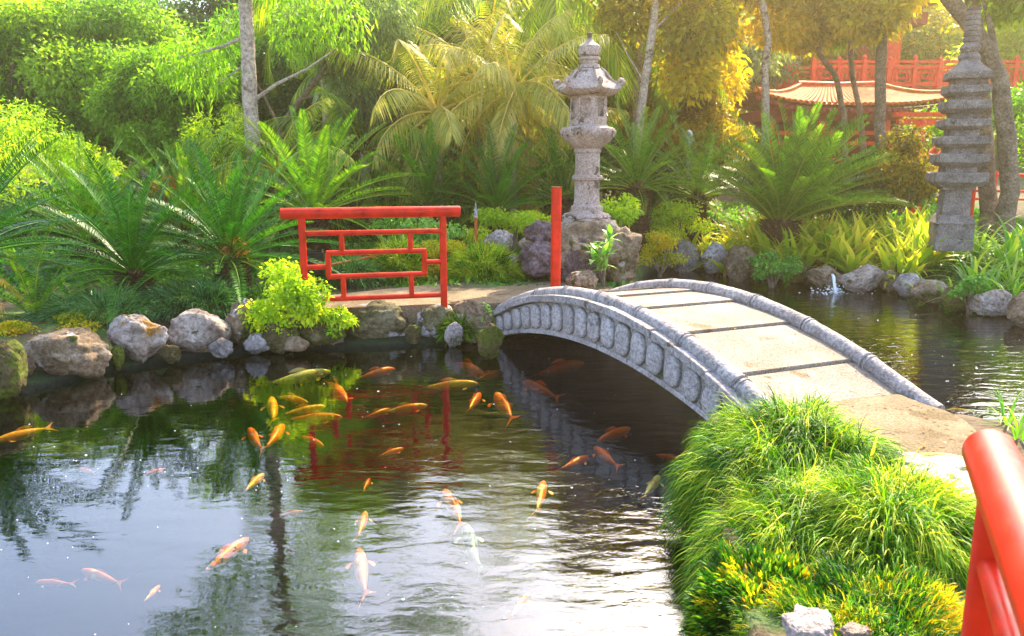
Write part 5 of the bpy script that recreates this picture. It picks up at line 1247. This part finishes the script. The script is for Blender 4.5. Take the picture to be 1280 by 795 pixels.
mb = MB(); rs = random.Random(17); lv = []
for i in range(260):
    if i < 90: s_ = rs.uniform(.1, 4.2); o_ = rs.choice([KO+.07+rs.random()*.16, KO+KW-.07-rs.random()*.16, rs.uniform(KO+.1, KO+KW-.1)]); p = BP(s_, o_, ztop(s_)-.066)
    elif i < 190: p = Vector((rs.uniform(1.95, 2.6), rs.uniform(3.7, 4.8), .408))
    else: p = Vector((rs.uniform(-1.9, .9), rs.uniform(8.35, 9.1), .402))
    a = rs.uniform(0, 6.28); l = rs.uniform(.008, .022); u_ = Vector((math.cos(a), math.sin(a), 0)); v_ = Vector((-u_.y, u_.x, 0)); mb.add([p-u_*l, p+v_*l*.4+Vector((0, 0, .004)), p+u_*l+Vector((0, 0, .003)), p-v_*l*.4+Vector((0, 0, .002))], [(0, 3, 2, 1)])
tag(mb.build("fallen_leaves", M['strap_dry'], smooth=False), "tiny dry leaves and grit lying on the bridge deck and sandy path", "leaf litter", kind="stuff")
# ------------------------------------------------------------------ koi
def koi_meshes():
    out = []
    for bend in (-.55, -.2, .2, .55):
        def cen(t): return Vector((t, bend*.5*(t*t)*(1 if t > 0 else -.4)*1.1, 0))
        mb = MB(); S = [(-.50, .004), (-.485, .022), (-.45, .045), (-.38, .070), (-.28, .090), (-.15, .100), (-.02, .096), (.10, .082), (.22, .060), (.30, .040), (.36, .026), (.40, .020)]
        n = 14; vs = []
        for t, r in S:
            c = cen(t); tn = (cen(t+.01)-cen(t-.01)).normalized(); sd_ = Vector((-tn.y, tn.x, 0))
            for j in range(n):
                a = 2*math.pi*j/n; vs.append(c+sd_*math.cos(a)*r*.72+Vector((0, 0, math.sin(a)*r*.95)))
        fs = [(i*n+j, i*n+(j+1) % n, (i+1)*n+(j+1) % n, (i+1)*n+j) for i in range(len(S)-1) for j in range(n)]+[tuple(range(n-1, -1, -1)), tuple(range((len(S)-1)*n, len(S)*n))]
        mb.add(vs, fs); body = mb.mesh("body", True, 80)
        mb = MB(); c0 = cen(.39); tn = (cen(.41)-cen(.37)).normalized(); sd_ = Vector((-tn.y, tn.x, 0)); up_ = Vector((0, 0, 1))
        # forked tail fin, slightly fanned so that it reads from above
        fan = sd_*.75+up_*.6
        vs = [c0-fan*.02, c0+tn*.07+fan*.05, c0+tn*.19+fan*.12, c0+tn*.10+fan*.02, c0+tn*.10-fan*.02, c0+tn*.20-fan*.13, c0+tn*.07-fan*.05, c0+fan*.02]
        mb.add(vs, [(7, 1, 3, 0), (1, 2, 3), (0, 3, 4), (0, 4, 6), (4, 5, 6)]); tail = mb.mesh("tail_fin", False)
        mb = MB(); vs = []
        for q in range(7):
            t = -.12+.28*q/6; c = cen(t); vs += [c+Vector((0, 0, .10)), c+Vector((.03, 0, .10+.055*math.sin(math.pi*(q+.8)/7)))]
        mb.add(vs, [(2*q, 2*q+1, 2*q+3, 2*q+2) for q in range(6)]); dors = mb.mesh("dorsal_fin", False)
        pec = []
        for sg in (-1, 1):
            mb = MB(); c = cen(-.28)+Vector((0, sg*.075, -.03)); mb.add([c, c+Vector((.05, sg*.01, 0)), c+Vector((.11, sg*.06, -.02)), c+Vector((.08, sg*.085, -.02)), c+Vector((.02, sg*.06, -.01))], [(0, 1, 2, 3, 4)]); pec.append(mb.mesh("pectoral_fin", False))
        out.append((body, tail, dors, pec))
    return out
KM = koi_meshes(); _kc = {}
def koi(label, px, py, lpx, angdeg, col, bend=0, z=-.10):
    """angdeg: direction the head points in the photo (0 = right, 90 = up)"""
    a = R(angdeg); p = G(px, py, z); dpx = (math.cos(a)*lpx/2, -math.sin(a)*lpx/2)
    h_ = G(px+dpx[0], py+dpx[1], z); t_ = G(px-dpx[0], py-dpx[1], z); v = h_-t_; L_ = min(.75, max(.16, v.length)); yaw = math.atan2(v.y, v.x)+math.pi
    root = thing("koi", label, "koi fish", p, yaw, "koi in the pond"); root.scale = (L_/1.05,)*3
    body, tail, dors, pec = KM[bend % 4]
    for nm, me in (("body", body), ("tail_fin", tail), ("dorsal_fin", dors), ("pectoral_fin", pec[0]), ("pectoral_fin", pec[1])):
        key = (me.name, col)
        if key not in _kc: m2 = me.copy(); m2.materials.clear(); m2.materials.append(K[col]); _kc[key] = m2
        link(nm, _kc[key], None, root)
    return root
for q in [("long white koi with yellow tail near the far bank, left of the fence reflection", 375, 472, 82, 12, 'cream', 0), ("orange koi near the far bank right of the long white koi", 470, 467, 52, 15, 'orange', 1),
    ("orange koi tilted down right above the yellow cluster", 421, 489, 36, -50, 'orange', 2), ("yellow koi at the top of the crowded cluster", 366, 499, 38, -15, 'gold', 3), ("pale gold koi at the left of the crowded cluster", 341, 512, 30, 100, 'gold', 1),
    ("yellow koi in the middle of the crowded cluster", 380, 513, 60, 10, 'gold', 2), ("long orange koi at the bottom of the crowded cluster", 392, 523, 76, 3, 'orange', 1), ("short orange koi below left of the cluster", 318, 549, 30, 110, 'orange', 3),
    ("red orange koi with bent body below the cluster", 345, 545, 34, 60, 'orange', 0), ("orange koi below right of the cluster", 389, 551, 34, -25, 'orange', 2), ("golden yellow koi swimming level in the upper centre", 563, 482, 74, 4, 'gold', 1),
    ("small orange koi below the golden one", 593, 502, 28, 50, 'orange', 2), ("orange koi slanting down to the right before the sky reflection", 630, 508, 48, 128, 'orange', 1), ("dim red koi near the far bank by the fence post reflection", 587, 461, 40, -30, 'red', 3),
    ("orange and white koi left of the sky reflection", 507, 511, 60, 8, 'pale', 2), ("dull orange koi right of the crowded cluster", 472, 517, 36, 20, 'red', 0), ("red orange koi below the bridge's ovals reflection", 675, 487, 50, 155, 'red', 2),
    ("dark red koi in the shadow under the bridge", 700, 461, 66, 14, 'red', 1), ("orange-red koi with fanned fins in the dark water mid right", 765, 544, 56, 18, 'orange', 3), ("orange koi left of the fan-tailed one", 718, 579, 40, 28, 'orange', 0),
    ("orange koi pointing up left in the dark water", 757, 571, 40, 140, 'orange', 2), ("pale cream koi close to the grass mound", 815, 608, 34, 55, 'cream', 1), ("bright yellow-orange koi under the palm reflection", 318, 603, 36, 40, 'gold', 2),
    ("large orange koi with black markings in the lower left", 283, 694, 76, 38, 'black', 1), ("pinkish koi in the lower left", 126, 721, 54, 160, 'pink', 2), ("faint red koi left of the pinkish one", 68, 729, 48, 175, 'pink', 3), ("faint small pink koi right of the pinkish one", 190, 742, 24, 50, 'pink', 0),
    ("long yellow koi at the left edge", 28, 543, 78, 195, 'gold', 1), ("pale pink koi right of the dark tree reflection", 453, 655, 34, 75, 'pink', 1), ("pink and orange koi pointing down, lower centre", 452, 714, 62, 95, 'pink', 2), ("pink koi in the white sky reflection", 567, 634, 56, 125, 'pink', 0),
    ("bluish grey koi with white tail in the sky reflection", 589, 683, 62, 100, 'blue', 3), ("orange koi in the rippled water at the bottom centre", 650, 756, 42, 50, 'orange', 2), ("white and orange koi at the edge of the bridge shadow", 676, 620, 40, 80, 'pale', 1),
    ("small red koi among dark ripples left of centre", 362, 642, 34, 10, 'red', 1), ("small orange koi under the dark reflection on the left", 192, 590, 26, 15, 'orange', 2), ("tiny orange koi left of the small one", 108, 588, 22, 170, 'orange', 1),
    ("dark red koi in the shadow near the mound", 838, 572, 40, 170, 'red', 0), ("yellow koi in the channel beside the end of the right kerb", 1195, 514, 46, -4, 'gold', 2), ("small orange koi in the ripples left of the sky reflection", 489, 565, 36, 15, 'orange', 3),
    ("small red koi above the pale pink koi", 458, 606, 20, 60, 'red', 2), ("faint orange koi behind the slanting one", 610, 470, 34, 20, 'red', 1)]:
    koi(*q)

# ------------------------------------------------------------------ air
HZ = True
if HZ:
    m, t, ns, L = newmat("haze air"); o_ = ns.new("ShaderNodeOutputMaterial"); v = ns.new("ShaderNodeVolumePrincipled")
    v.inputs['Color'].default_value = (1, .80, .48, 1); v.inputs['Density'].default_value = .0031; v.inputs['Anisotropy'].default_value = .78  # warm tint and forward scatter added for the golden glow
    L.new(v.outputs[0], o_.inputs['Volume'])
    mb = MB(); mb.box((0, 120, 9.0), (420, 380, 22)); o = mb.build("haze", m, smooth=False); o["kind"] = "stuff"; o["label"] = "thin haze in the garden air, tinted warm for an added golden glow"; o["category"] = "haze"
